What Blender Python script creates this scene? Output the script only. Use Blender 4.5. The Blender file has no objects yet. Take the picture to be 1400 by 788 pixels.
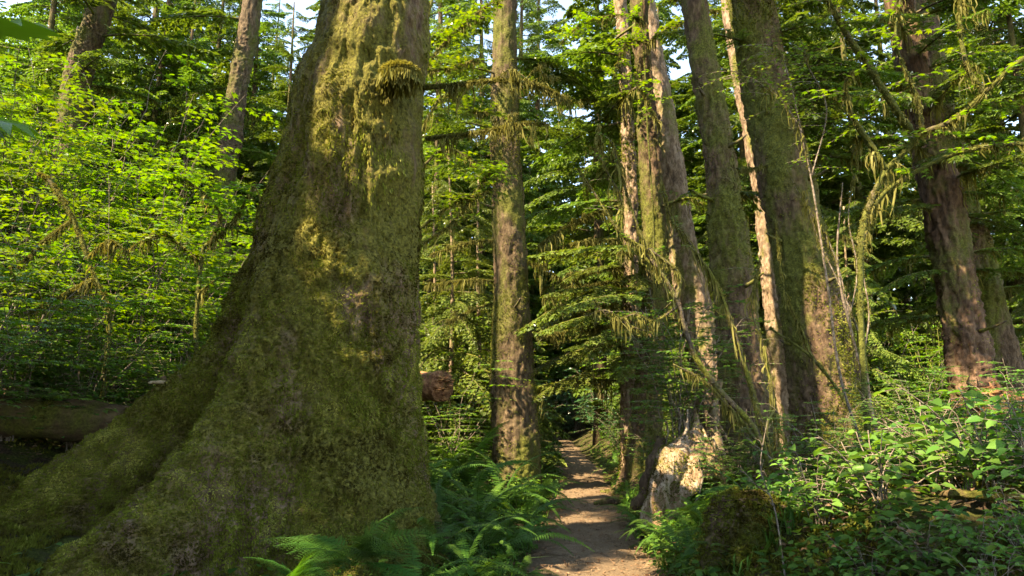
import bpy, math, random
import numpy as np
from mathutils import Matrix, Vector
R_ = math.radians
SC = bpy.context.scene
COL = SC.collection
# ------------------------------------------------------------------ camera
CAM_H, PITCH, F = 1.45, R_(10.57), 900.0
cam = bpy.data.objects.new('camera', bpy.data.cameras.new('camera'))
COL.objects.link(cam)
cam.location = (0, 0, CAM_H)
cam.rotation_euler = (R_(90) + PITCH, 0, 0)
cam.data.sensor_width = 36
cam.data.lens = 36 * F / 1400
cam.data.clip_start, cam.data.clip_end = 0.05, 2000
cam.data.dof.use_dof = True
cam.data.dof.focus_distance = 6.5
cam.data.dof.aperture_fstop = 8
SC.camera = cam
# ------------------------------------------------------------------ sky and sun
SUN = np.array([-0.66, -0.47, 0.92]); SUN /= np.linalg.norm(SUN)
w = bpy.data.worlds.new('World'); SC.world = w; w.use_nodes = True
nt = w.node_tree
sky = nt.nodes.new('ShaderNodeTexSky')
sky.sky_type = 'NISHITA'; sky.sun_disc = False
sky.sun_elevation = math.asin(SUN[2])
sky.sun_rotation = math.atan2(SUN[0], SUN[1])
sky.dust_density = 0.4; sky.ozone_density = 2.0; sky.altitude = 600
nt.links.new(sky.outputs[0], nt.nodes['Background'].inputs[0])
nt.nodes['Background'].inputs[1].default_value = 0.14
sl = bpy.data.lights.new('sun', 'SUN'); sl.energy = 3.9; sl.angle = R_(0.5); sl.color = (1, .93, .78)
so = bpy.data.objects.new('sun', sl); COL.objects.link(so)
so.rotation_euler = Vector(SUN).to_track_quat('Z', 'Y').to_euler()
so.location = (-20, -8, 30)
SC.view_settings.view_transform = 'Standard'; SC.view_settings.look = 'None'
SC.view_settings.exposure = 2.72; SC.view_settings.gamma = 1
SC.view_settings.use_curve_mapping = False
SC.view_settings.use_white_balance = True; SC.view_settings.white_balance_temperature = 8400; SC.view_settings.white_balance_tint = 12
cy = SC.cycles if hasattr(SC, 'cycles') else None
SC.render.engine = 'CYCLES'
cy = SC.cycles
cy.use_denoising = True
cy.max_bounces = 7; cy.diffuse_bounces = 4; cy.glossy_bounces = 2; cy.transmission_bounces = 5; cy.transparent_max_bounces = 6
cy.sample_clamp_indirect = 6
cy.caustics_reflective = False; cy.caustics_refractive = False

# ------------------------------------------------------------------ helpers: geometry
def P(px, py, Y):
    a, b = (px - 700) / F, (394 - py) / F
    yw = math.cos(PITCH) - math.sin(PITCH) * b
    zw = math.sin(PITCH) + math.cos(PITCH) * b
    s = Y / yw
    return np.array([a * s, Y, CAM_H + zw * s])
def PW(wpx, py, Y):
    b = (394 - py) / F
    return wpx / F * Y / (math.cos(PITCH) - math.sin(PITCH) * b)
def sstep(a, b, x):
    t = np.clip((np.asarray(x, float) - a) / (b - a), 0, 1); return t * t * (3 - 2 * t)
def _h(ix, iy, iz, s):
    n = (ix * 374761393 + iy * 668265263 + iz * 1274126177 + s * 974634777) & 0xffffffff
    n = ((n ^ (n >> 13)) * 1103515245) & 0xffffffff
    n = ((n ^ (n >> 15)) * 2246822519) & 0xffffffff
    return ((n ^ (n >> 16)) & 0xffff) / 32767.5 - 1
def noise(p, s=0):
    p = np.asarray(p, float); i = np.floor(p).astype(np.int64); f = p - i
    u = f * f * (3 - 2 * f); r = 0
    for dx in (0, 1):
        wx = u[..., 0] if dx else 1 - u[..., 0]
        for dy in (0, 1):
            wy = u[..., 1] if dy else 1 - u[..., 1]
            for dz in (0, 1):
                wz = u[..., 2] if dz else 1 - u[..., 2]
                r = r + wx * wy * wz * _h(i[..., 0] + dx, i[..., 1] + dy, i[..., 2] + dz, s)
    return r
def fbm(p, o=4, s=0):
    r, a = 0, 1.0
    for k in range(o):
        r = r + a * noise(p * 2.03 ** k, s + k * 7); a *= .5
    return r
def nrm(v):
    return v / np.maximum(np.linalg.norm(v, axis=-1, keepdims=True), 1e-9)
def spline(pts, n):
    p = np.asarray(pts, float)
    if len(p) == 2:
        t = np.linspace(0, 1, n)[:, None]; return p[0] * (1 - t) + p[1] * t
    q = np.vstack([2 * p[0] - p[1], p, 2 * p[-1] - p[-2]])
    t = np.linspace(0, len(p) - 1 - 1e-6, n); i = t.astype(int); f = (t - i)[:, None]
    a, b, c, d = q[i], q[i + 1], q[i + 2], q[i + 3]
    return .5 * (2 * b + (c - a) * f + (2 * a - 5 * b + 4 * c - d) * f ** 2 + (3 * b - a - 3 * c + d) * f ** 3)
class G:
    def __init__(s): s.V, s.T, s.Q, s.A, s.n = [], [], [], [], 0
    def add(s, V, T=None, Q=None, a=0.5):
        V = np.asarray(V, float).reshape(-1, 3)
        if T is not None and len(T): s.T.append(np.asarray(T).reshape(-1, 3) + s.n)
        if Q is not None and len(Q): s.Q.append(np.asarray(Q).reshape(-1, 4) + s.n)
        s.V.append(V); s.A.append(np.broadcast_to(np.asarray(a, float), (len(V),))); s.n += len(V)
    def arr(s):
        V = np.concatenate(s.V) if s.V else np.zeros((0, 3))
        T = np.concatenate(s.T) if s.T else np.zeros((0, 3), int)
        Q = np.concatenate(s.Q) if s.Q else np.zeros((0, 4), int)
        A = np.concatenate(s.A) if s.A else np.zeros(0)
        return V, T, Q, A
    def put(s, other, M=None, loc=None):
        V, T, Q, A = other.arr()
        if M is not None: V = V @ np.asarray(M).T
        if loc is not None: V = V + loc
        s.add(V, T, Q, A)
    def mesh(s, name, mat, smooth=True):
        V, T, Q, A = s.arr()
        m = bpy.data.meshes.new(name)
        m.vertices.add(len(V)); m.vertices.foreach_set('co', V.astype(np.float32).ravel())
        nl = len(T) * 3 + len(Q) * 4
        m.loops.add(nl)
        m.loops.foreach_set('vertex_index', np.concatenate([T.ravel(), Q.ravel()]).astype(np.int32))
        m.polygons.add(len(T) + len(Q))
        st = np.concatenate([np.arange(len(T)) * 3, len(T) * 3 + np.arange(len(Q)) * 4])
        m.polygons.foreach_set('loop_start', st.astype(np.int32))
        at = m.attributes.new('tint', 'FLOAT', 'POINT'); at.data.foreach_set('value', A.astype(np.float32))
        m.update(calc_edges=True)
        if smooth: m.polygons.foreach_set('use_smooth', np.ones(len(T) + len(Q), bool))
        for mm in (mat if isinstance(mat, (list, tuple)) else [mat]): m.materials.append(mm)
        return m
def scatter(g, bV, bT, pos, rot, sc, tint):
    """copies of one small triangle patch at many places"""
    k, n = len(pos), len(bV)
    if k == 0: return
    sc = np.asarray(sc, float).reshape(k, -1)
    V = np.einsum('kij,nj->kni', rot, bV) * sc[:, None, :] + pos[:, None, :]
    T = (bT[None] + (np.arange(k) * n)[:, None, None]).reshape(-1, 3)
    g.add(V.reshape(-1, 3), T, None, np.repeat(tint, n))
def frames(d, up):
    x = nrm(d); y = nrm(np.cross(up, x)); z = np.cross(x, y)
    return np.stack([x, y, z], -1)
def tube(g, pts, rad, sides=6, a=.5, bump=0, seed=0, cap=True):
    p = np.asarray(pts, float); n = len(p)
    rad = np.broadcast_to(np.asarray(rad, float), (n,))
    t = nrm(np.gradient(p, axis=0))
    ref = np.array([0, 0, 1.]) if abs(t[0][2]) < .9 else np.array([1., 0, 0])
    u = np.zeros((n, 3)); c = nrm(np.cross(t[0], ref)); u[0] = c
    for i in range(1, n):
        c = c - t[i] * np.dot(c, t[i]); c = c / max(np.linalg.norm(c), 1e-9); u[i] = c
    v = np.cross(t, u)
    th = np.arange(sides) / sides * 2 * np.pi
    dirs = np.cos(th)[None, :, None] * u[:, None] + np.sin(th)[None, :, None] * v[:, None]
    rr = rad[:, None, None] * np.ones((n, sides, 1))
    V = p[:, None] + dirs * rr
    if bump:
        V = V + dirs * (fbm(V / max(rad.max() * 1.2, .02), 3, seed)[..., None] * bump * rr)
    i, j = np.meshgrid(np.arange(n - 1), np.arange(sides), indexing='ij')
    j2 = (j + 1) % sides
    Q = np.stack([i * sides + j, i * sides + j2, (i + 1) * sides + j2, (i + 1) * sides + j], -1).reshape(-1, 4)
    V = V.reshape(-1, 3); T = None
    if cap:
        V = np.vstack([V, p[0], p[-1]]); k = n * sides
        jj = np.arange(sides); j3 = (jj + 1) % sides
        T = np.vstack([np.stack([jj, np.full(sides, k), j3], -1),
                       np.stack([(n - 1) * sides + jj, (n - 1) * sides + j3, np.full(sides, k + 1)], -1)])
    g.add(V, T, Q, a)
# ------------------------------------------------------------------ helpers: objects
def link(o, parent=None):
    COL.objects.link(o)
    if parent is not None: o.parent = parent
    return o
def obj(name, me, parent=None, loc=(0, 0, 0), rot=(0, 0, 0), sc=(1, 1, 1)):
    o = bpy.data.objects.new(name, me); link(o, parent)
    o.location = loc; o.rotation_euler = rot
    o.scale = sc if hasattr(sc, '__len__') else (sc,) * 3
    return o
def tag(o, label, cat, group=None, kind=None):
    if label: o['label'] = label
    if cat: o['category'] = cat
    if group: o['group'] = group
    if kind: o['kind'] = kind
    return o
def thing(name, label, cat, loc=(0, 0, 0), rz=0, group=None, sc=1):
    o = bpy.data.objects.new(name, None); link(o); o.empty_display_size = .2
    o.location = loc; o.rotation_euler = (0, 0, rz); o.scale = (sc,) * 3 if not hasattr(sc, '__len__') else sc
    return tag(o, label, cat, group)
def copy_tree(o, parent=None):
    c = o.copy(); link(c)
    c.parent = parent
    for ch in list(o.children): copy_tree(ch, c)
    return c
# ------------------------------------------------------------------ materials
def N(t, kind, **kw):
    n = t.nodes.new('ShaderNode' + kind)
    for k, v in kw.items():
        if hasattr(n, k): setattr(n, k, v)
        else: n.inputs[k.replace('_', ' ')].default_value = v
    return n
def newmat(name):
    m = bpy.data.materials.new(name); m.use_nodes = True
    t = m.node_tree; t.nodes.clear()
    out = t.nodes.new('ShaderNodeOutputMaterial')
    return m, t, out
def ramp(t, fac, stops):
    r = t.nodes.new('ShaderNodeValToRGB'); e = r.color_ramp.elements
    while len(e) < len(stops): e.new(.5)
    for k, (p, c) in enumerate(stops): e[k].position = p; e[k].color = (*c, 1)
    t.links.new(fac, r.inputs[0]); return r.outputs[0]
def mixc(t, fac, a, b, mode='MIX'):
    m = t.nodes.new('ShaderNodeMix'); m.data_type = 'RGBA'; m.blend_type = mode
    for s, v in ((0, fac), (6, a), (7, b)):
        if hasattr(v, 'links') or isinstance(v, bpy.types.NodeSocket): t.links.new(v, m.inputs[s])
        else: m.inputs[s].default_value = v if s == 0 else (*v, 1)
    return m.outputs[2]
def tex(t, scale, detail=5, rough=.6, stretch=None, dist=0):
    tc = t.nodes.new('ShaderNodeTexCoord'); src = tc.outputs['Object']
    if stretch:
        mp = t.nodes.new('ShaderNodeMapping'); mp.inputs['Scale'].default_value = stretch
        t.links.new(src, mp.inputs[0]); src = mp.outputs[0]
    n = N(t, 'TexNoise', Scale=scale, Detail=detail, Roughness=rough, Distortion=dist)
    t.links.new(src, n.inputs['Vector']); return n.outputs[0]
def leafmat(name, stops, trans=.45, tcol=(1.6, 1.5, .5), gloss=.35, rough=.38, objvar=.25):
    m, t, out = newmat(name)
    at = t.nodes.new('ShaderNodeAttribute'); at.attribute_name = 'tint'
    c = ramp(t, at.outputs['Fac'], stops)
    if objvar:
        oi = t.nodes.new('ShaderNodeObjectInfo')
        hs = t.nodes.new('ShaderNodeHueSaturation')
        mr = N(t, 'MapRange'); mr.inputs[3].default_value = 1 - objvar; mr.inputs[4].default_value = 1 + objvar
        t.links.new(oi.outputs['Random'], mr.inputs[0]); t.links.new(mr.outputs[0], hs.inputs['Value'])
        mh = N(t, 'MapRange'); mh.inputs[3].default_value = .485; mh.inputs[4].default_value = .515
        t.links.new(oi.outputs['Random'], mh.inputs[0]); t.links.new(mh.outputs[0], hs.inputs['Hue'])
        t.links.new(c, hs.inputs['Color']); c = hs.outputs[0]
    d = t.nodes.new('ShaderNodeBsdfDiffuse'); t.links.new(c, d.inputs[0])
    tr = t.nodes.new('ShaderNodeBsdfTranslucent')
    t.links.new(mixc(t, 1.0, c, tcol, 'MULTIPLY'), tr.inputs[0])
    mx = t.nodes.new('ShaderNodeMixShader'); mx.inputs[0].default_value = trans
    t.links.new(d.outputs[0], mx.inputs[1]); t.links.new(tr.outputs[0], mx.inputs[2])
    sh = mx.outputs[0]
    if gloss:
        fr = N(t, 'Fresnel', IOR=1.4); mu = t.nodes.new('ShaderNodeMath'); mu.operation = 'MULTIPLY'; mu.inputs[1].default_value = gloss
        t.links.new(fr.outputs[0], mu.inputs[0])
        gl = N(t, 'BsdfGlossy', Roughness=rough); gl.inputs[0].default_value = (1, 1, 1, 1)
        m2 = t.nodes.new('ShaderNodeMixShader'); t.links.new(mu.outputs[0], m2.inputs[0])
        t.links.new(sh, m2.inputs[1]); t.links.new(gl.outputs[0], m2.inputs[2]); sh = m2.outputs[0]
    t.links.new(sh, out.inputs[0]); return m
def woodmat(name, dark, light, moss=(.09, .10, .015), mossamt=.5, scale=9, stretch=(1, 1, .28), bump=.6, mscale=2.2, warm=None):
    m, t, out = newmat(name)
    n1 = tex(t, scale, 7, .68, stretch, .3)
    c = ramp(t, n1, [(.30, tuple(x * .35 for x in dark)), (.46, dark), (.66, light)])
    if warm:
        c = mixc(t, ramp(t, tex(t, 1.1, 4, .6, (1, 1, .35)), [(.45, (0, 0, 0)), (.7, (1, 1, 1))]), c, warm)
    n2 = tex(t, mscale, 6, .7, (1, 1, .5)); n3 = tex(t, 38, 3, .6)
    mc = ramp(t, n3, [(.3, tuple(x * .35 for x in moss)), (.55, moss), (.75, tuple(x * 1.7 for x in moss))])
    lo = .72 - mossamt * .5
    c = mixc(t, ramp(t, n2, [(lo, (0, 0, 0)), (lo + .12, (1, 1, 1))]), c, mc)
    b = N(t, 'BsdfPrincipled', Roughness=.9); b.inputs['Specular IOR Level'].default_value = .15
    t.links.new(c, b.inputs['Base Color'])
    ad = t.nodes.new('ShaderNodeMath'); ad.operation = 'MULTIPLY_ADD'; ad.inputs[1].default_value = .3
    t.links.new(n3, ad.inputs[0]); t.links.new(n1, ad.inputs[2])
    bm = N(t, 'Bump', Strength=bump, Distance=.05); t.links.new(ad.outputs[0], bm.inputs['Height'])
    t.links.new(bm.outputs[0], b.inputs['Normal']); t.links.new(b.outputs[0], out.inputs[0])
    return m
M = {}
M['giant'] = woodmat('giant_bark', (.085, .052, .030), (.20, .135, .085), (.105, .095, .017), .66, 16, (1, 1, .35), .9, 1.5)
M['bark'] = woodmat('spruce_bark', (.062, .041, .023), (.145, .102, .058), (.085, .088, .017), .52, 15, (1, 1, .4), .7, 1.3)
M['bark_mossy'] = woodmat('mossy_bark', (.065, .040, .023), (.145, .095, .056), (.085, .088, .016), .56, 15, (1, 1, .4), .7, 1.2)
M['bark_red'] = woodmat('reddish_bark', (.070, .040, .024), (.165, .100, .060), (.09, .095, .018), .44, 11, (1, 1, .12), .8, 1.2)
M['bark_sunlit'] = woodmat('sunlit_bark', (.15, .10, .062), (.31, .225, .15), (.13, .13, .03), .40, 14, (1, 1, .4), .6, 1.6)  # bark lightened for the sunlit trunks: part of the sun is in the colour
M['limb'] = woodmat('limb_bark', (.06, .045, .03), (.13, .10, .07), (.12, .125, .02), .55, 20, None, .5, 3)
M['mosslimb'] = woodmat('moss_covered_bark', (.08, .06, .035), (.13, .10, .06), (.085, .09, .018), .75, 20, None, .8, 3)
M['twig'] = woodmat('twig_bark', (.12, .09, .065), (.27, .22, .17), (.12, .13, .02), .2, 20, None, .4, 4)
M['rot'] = woodmat('rotten_wood', (.14, .06, .028), (.34, .17, .08), (.11, .11, .018), .30, 12, (.3, 1, 1), .8, 2.2)
M['bleached'] = woodmat('bleached_wood', (.19, .12, .07), (.50, .39, .28), (.12, .11, .02), .40, 15, (1, 1, .22), 1.0, 2.6, (.30, .18, .09))
M['log'] = woodmat('log_bark', (.075, .045, .024), (.16, .105, .055), (.085, .085, .015), .48, 10, (.25, 1, 1), .7, 1.6)
def mossmat(name, stops, trans=.3):
    return leafmat(name, stops, trans, (1.25, 1.15, .5), 0, .5, 0)
M['moss'] = mossmat('moss', [(0, (.03, .024, .007)), (.28, (.08, .068, .017)), (.55, (.110, .128, .019)), (.8, (.17, .19, .030)), (1, (.34, .32, .09))])
M['beard'] = mossmat('hanging_moss', [(0, (.07, .068, .02)), (.5, (.14, .135, .036)), (1, (.24, .22, .08))], .4)
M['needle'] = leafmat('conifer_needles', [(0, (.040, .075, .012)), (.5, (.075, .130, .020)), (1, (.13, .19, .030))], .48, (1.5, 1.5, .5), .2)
M['needle_lit'] = leafmat('sunlit_needles', [(0, (.045, .075, .014)), (.5, (.09, .13, .022)), (1, (.16, .19, .04))], .4, (1.5, 1.4, .5), .2)  # lighter, yellower copy of the conifer needles: sunlight put into the colour
M['maple'] = leafmat('maple_leaves', [(0, (.045, .11, .010)), (.5, (.085, .18, .014)), (1, (.15, .24, .020))], .5, (1.7, 1.5, .35), .22)
M['shrub'] = leafmat('shrub_leaves', [(0, (.03, .085, .014)), (.5, (.06, .14, .022)), (1, (.11, .19, .03))], .45, (1.5, 1.5, .45), .15)
M['salal'] = leafmat('salal_leaves', [(0, (.04, .10, .018)), (.45, (.075, .165, .03)), (.9, (.13, .23, .045)), (1, (.22, .20, .06))], .45, (1.5, 1.5, .45), .16)
M['blue'] = leafmat('bluish_leaves', [(0, (.02, .07, .03)), (.5, (.04, .115, .045)), (1, (.08, .17, .06))], .35, (1.3, 1.5, .6), .4, .3)
M['fern'] = leafmat('sword_fern', [(0, (.035, .085, .013)), (.5, (.065, .14, .020)), (.93, (.10, .19, .03)), (1, (.17, .15, .05))], .42, (1.6, 1.6, .45), .22)
M['ladyfern'] = leafmat('lady_fern', [(0, (.04, .11, .018)), (.5, (.065, .155, .022)), (1, (.10, .20, .03))], .45, (1.6, 1.5, .4), .2)
M['litter'] = leafmat('dead_leaves', [(0, (.07, .035, .018)), (.5, (.15, .085, .045)), (1, (.28, .18, .10))], .15, (1.2, 1, .7), .1)
M['flat'] = leafmat('alder_leaves', [(0, (.05, .12, .014)), (.5, (.085, .18, .02)), (1, (.14, .24, .03))], .5, (1.7, 1.5, .35), .2)
def groundmat():
    m, t, out = newmat('forest_soil')
    n1 = tex(t, 3, 8, .7); n2 = tex(t, 45, 4, .7); n3 = tex(t, .9, 5, .65)
    c = ramp(t, n2, [(.3, (.016, .011, .007)), (.5, (.05, .033, .020)), (.75, (.12, .08, .05))])
    g = ramp(t, n2, [(.3, (.015, .02, .004)), (.5, (.05, .06, .011)), (.75, (.10, .115, .02))])
    c = mixc(t, ramp(t, n1, [(.42, (0, 0, 0)), (.58, (1, 1, 1))]), c, g)
    b = N(t, 'BsdfPrincipled', Roughness=.95); b.inputs['Specular IOR Level'].default_value = .1
    t.links.new(c, b.inputs['Base Color'])
    bm = N(t, 'Bump', Strength=.8, Distance=.04); t.links.new(n2, bm.inputs['Height']); t.links.new(bm.outputs[0], b.inputs['Normal'])
    t.links.new(b.outputs[0], out.inputs[0]); return m
def pathmat():
    m, t, out = newmat('packed_dirt')
    n1 = tex(t, 1.3, 6, .65); n2 = tex(t, 60, 5, .75); n3 = tex(t, 14, 4, .7)
    c = ramp(t, n2, [(.28, (.065, .042, .024)), (.5, (.165, .112, .066)), (.74, (.33, .24, .15))])
    c = mixc(t, ramp(t, n1, [(.38, (0, 0, 0)), (.68, (.75, .75, .75))]), c, (.10, .068, .041))
    c = mixc(t, ramp(t, n3, [(.60, (0, 0, 0)), (.70, (.8, .8, .8))]), c, (.07, .042, .024))
    b = N(t, 'BsdfPrincipled', Roughness=.95); b.inputs['Specular IOR Level'].default_value = .12
    t.links.new(c, b.inputs['Base Color'])
    ad = t.nodes.new('ShaderNodeMath'); ad.operation = 'ADD'
    t.links.new(n2, ad.inputs[0]); t.links.new(n3, ad.inputs[1])
    bm = N(t, 'Bump', Strength=.7, Distance=.03); t.links.new(ad.outputs[0], bm.inputs['Height']); t.links.new(bm.outputs[0], b.inputs['Normal'])
    t.links.new(b.outputs[0], out.inputs[0]); return m
M['soil'] = groundmat(); M['path'] = pathmat()

# ------------------------------------------------------------------ the ground
def pathx(y):
    return np.interp(y, [-10, 0, 5, 8.6, 15, 20, 33, 45, 60], [.1, .20, .51, .97, 1.60, 1.90, 2.45, 2.95, 3.6])
def pathw(y):
    return np.interp(y, [0, 5, 9, 15, 22, 40], [.72, .70, .60, .50, .42, .40])
def hgt(x, y):
    x = np.asarray(x, float); y = np.asarray(y, float)
    d = x - pathx(y); off = np.abs(d) - pathw(y)
    p = np.stack([x, y, 0 * x], -1)
    z = sstep(0, 1.0, off) * (.14 + .10 * fbm(p * .9, 3, 3)) + sstep(.1, 3, off) * .16 * fbm(p * .35, 3, 11)
    z = z + .30 * np.maximum(0, -x - 2.4) ** 1.15 * (1 - .55 * sstep(12, 30, -x))
    z = z + sstep(.45, 1.6, d) * .32
    z = z + .55 * np.exp(-(((x - 2.6) / 1.1) ** 2 + ((y - 4.1) / 1.5) ** 2)) + .35 * np.exp(-(((x - 4.4) / 1.0) ** 2 + ((y - 5.0) / 1.6) ** 2))
    z = z - .09 * np.maximum(0, x - 6) * sstep(6, 10, y)
    return z
def H(x, y): return float(hgt(np.array([x]), np.array([y]))[0])
def axis_pts(lo, hi, fine_lo, fine_hi, step):
    a = np.arange(fine_lo, fine_hi, step)
    l = fine_lo - np.cumsum(np.geomspace(step, max(step * 2, (fine_lo - lo) / 6), 40)); l = l[l > lo]
    h = fine_hi + np.cumsum(np.geomspace(step, max(step * 2, (hi - fine_hi) / 6), 40)); h = h[h < hi]
    return np.concatenate([[lo], l[::-1], a, h, [hi]])
gx = axis_pts(-260, 260, -9, 9, .09); gy = axis_pts(-60, 400, 1.5, 22, .09)
X, Y = np.meshgrid(gx, gy, indexing='ij')
Z = hgt(X, Y) - .02
Z = np.clip(Z, -14, 16)
near = (np.abs(X) < 12) & (Y > 0) & (Y < 24)
q = np.stack([X, Y, 0 * X], -1)
Z = Z + near * sstep(.0, .4, np.abs(X - pathx(Y)) - pathw(Y)) * (.05 * fbm(q * 4, 3, 21))
Z = Z - .02 * (1 - sstep(-.1, .15, np.abs(X - pathx(Y)) - pathw(Y)))
g = G(); ni, nj = X.shape
i, j = np.meshgrid(np.arange(ni - 1), np.arange(nj - 1), indexing='ij')
g.add(np.stack([X, Y, Z], -1), None, np.stack([i * nj + j, (i + 1) * nj + j, (i + 1) * nj + j + 1, i * nj + j + 1], -1))
tag(obj('ground', g.mesh('ground', M['soil'])), None, None, None, 'structure')
ys = np.concatenate([np.arange(-4, 16, .05), np.arange(16, 60, .25)]); us = np.linspace(-1, 1, 41)
U, YY = np.meshgrid(us, ys, indexing='ij')
ed = .12 * noise(np.stack([YY * 1.2, np.sign(U) * 5 + 0 * YY, 0 * YY], -1), 4) + .05 * noise(np.stack([YY * 5, np.sign(U) * 5 + 0 * YY, 0 * YY], -1), 5)
XX = pathx(YY) + U * (pathw(YY) + .06 + ed)
ZZ = hgt(XX, YY) + .012 - .05 * np.abs(U) ** 6 + .012 * fbm(np.stack([XX * 5, YY * 5, 0 * XX], -1), 4, 9) + .018 * fbm(np.stack([XX * 1.5, YY * 1.5, 0 * XX], -1), 2, 19)
g = G(); ni, nj = XX.shape
i, j = np.meshgrid(np.arange(ni - 1), np.arange(nj - 1), indexing='ij')
g.add(np.stack([XX, YY, ZZ], -1), None, np.stack([i * nj + j, (i + 1) * nj + j, (i + 1) * nj + j + 1, i * nj + j + 1], -1))
tag(obj('path', g.mesh('path', M['path'])), None, None, None, 'structure')

# ------------------------------------------------------------------ leaf patches
def leaf_ovate(wd=.55, fold=.12):
    V = np.array([[0, 0, 0], [.35, 0, 0], [.7, 0, -.03], [1, 0, -.12],
                  [.30, wd / 2, fold], [.68, wd * .40, fold * .7], [.30, -wd / 2, fold], [.68, -wd * .40, fold * .7]])
    T = np.array([[0, 1, 4], [1, 5, 4], [1, 2, 5], [2, 3, 5], [0, 6, 1], [1, 6, 7], [1, 7, 2], [2, 7, 3]])
    return V, T
def leaf_palm(lobes=7, cut=.52, spread=1.95):
    V = [[0, 0, 0]]; n = lobes
    for k in range(n):
        a = (k / (n - 1) - .5) * 2 * spread
        r = 1 - .32 * abs(k / (n - 1) - .5) * 2
        V.append([r * math.cos(a) * .62 + .38 * (1 if abs(a) < 9 else 0) * .55, r * math.sin(a) * .62, -.10 * r])
        if k < n - 1:
            a2 = ((k + .5) / (n - 1) - .5) * 2 * spread
            V.append([cut * r * math.cos(a2) * .62 + .2, cut * r * math.sin(a2) * .62, .03])
    m = len(V) - 1
    T = [[0, k, k + 1] for k in range(1, m)]
    return np.array(V), np.array(T)
def leaf_kite(wd=.5):
    return np.array([[0, 0, 0], [.45, wd / 2, .05], [1, 0, -.05], [.45, -wd / 2, .05]]), np.array([[0, 2, 1], [0, 3, 2]])
OV, PA, KI = leaf_ovate(), leaf_palm(), leaf_kite()
PA5 = leaf_palm(5, .5, 1.7)

# ------------------------------------------------------------------ conifer branches
def branch_geo(L, seed, ntw=26, droop=.25, sprig=.085, wid=.02, twl=.34, step=.055, rise=.1, bare=.15, twdroop=.25, r0=None):
    """a conifer branch along +X: wooden axis and flat sprays of needle twigs"""
    rg = np.random.default_rng(seed)
    wood, ndl = G(), G()
    t = np.linspace(0, 1, 12)
    wob = rg.normal(0, .02, 3)
    ax = np.stack([t * L, L * (wob[0] * np.sin(t * 5) + wob[1] * t * t), L * (rise * t - droop * t * t)], -1)
    tube(wood, ax, np.interp(t, [0, 1], [r0 or .012 * L, .003]), 5)
    ts = bare + (1 - bare) * (np.arange(ntw) + rg.random(ntw) * .6) / ntw
    ts = np.clip(ts, 0, .995)
    pos = np.stack([np.interp(ts, t, ax[:, k]) for k in range(3)], -1)
    tan = nrm(np.stack([np.interp(ts, t, np.gradient(ax[:, k])) for k in range(3)], -1))
    C_p, C_d = [], []
    for k in range(ntw):
        for sd in (-1, 1):
            l = L * twl * (1.05 - ts[k]) ** .75 * rg.uniform(.55, 1.1) * (.5 + .5 * min(1, ts[k] / .3))
            if l < .06: l = .06
            a = R_(rg.uniform(42, 66)) * sd
            hd = np.array([math.cos(a) * tan[k][0] - math.sin(a) * tan[k][1], math.sin(a) * tan[k][0] + math.cos(a) * tan[k][1], tan[k][2]])
            m = max(3, int(l / step)); s = (np.arange(m) + .5) / m
            q = pos[k] + hd * (l * s)[:, None] + np.array([0, 0, -1]) * (twdroop * l * s ** 2)[:, None]
            q = q + rg.normal(0, .01, 3)
            dd = nrm(hd + np.array([0, 0, -1]) * (2 * twdroop * s)[:, None])
            C_p.append(q); C_d.append(dd)
            if l > .25: tube(wood, q[::max(1, m // 4)][:5] if m > 4 else q, .0035, 3, cap=False)
    m = 14; s = np.linspace(.5, 1, m)
    C_p.append(np.stack([np.interp(s, t, ax[:, k]) for k in range(3)], -1)); C_d.append(np.repeat(tan[-1:], m, 0))
    p, d = np.concatenate(C_p), np.concatenate(C_d)
    side = nrm(np.cross(d, np.array([0, 0, 1.])))
    tn = rg.random(len(p)) * .5
    for sd in (-1, 1, 0):
        dr = nrm(d * (.75 if sd else 1) + side * sd * .7 + rg.normal(0, .16, p.shape))
        up = nrm(np.array([0, 0, 1.]) + rg.normal(0, .4, p.shape))
        sc = sprig * rg.uniform(.6, 1.25, len(p))
        scatter(ndl, *leaf_kite(wid / sprig * 2), p, frames(dr, up), sc, np.clip(tn + rg.random(len(p)) * .5, 0, 1))
    return wood, ndl, ax
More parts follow.
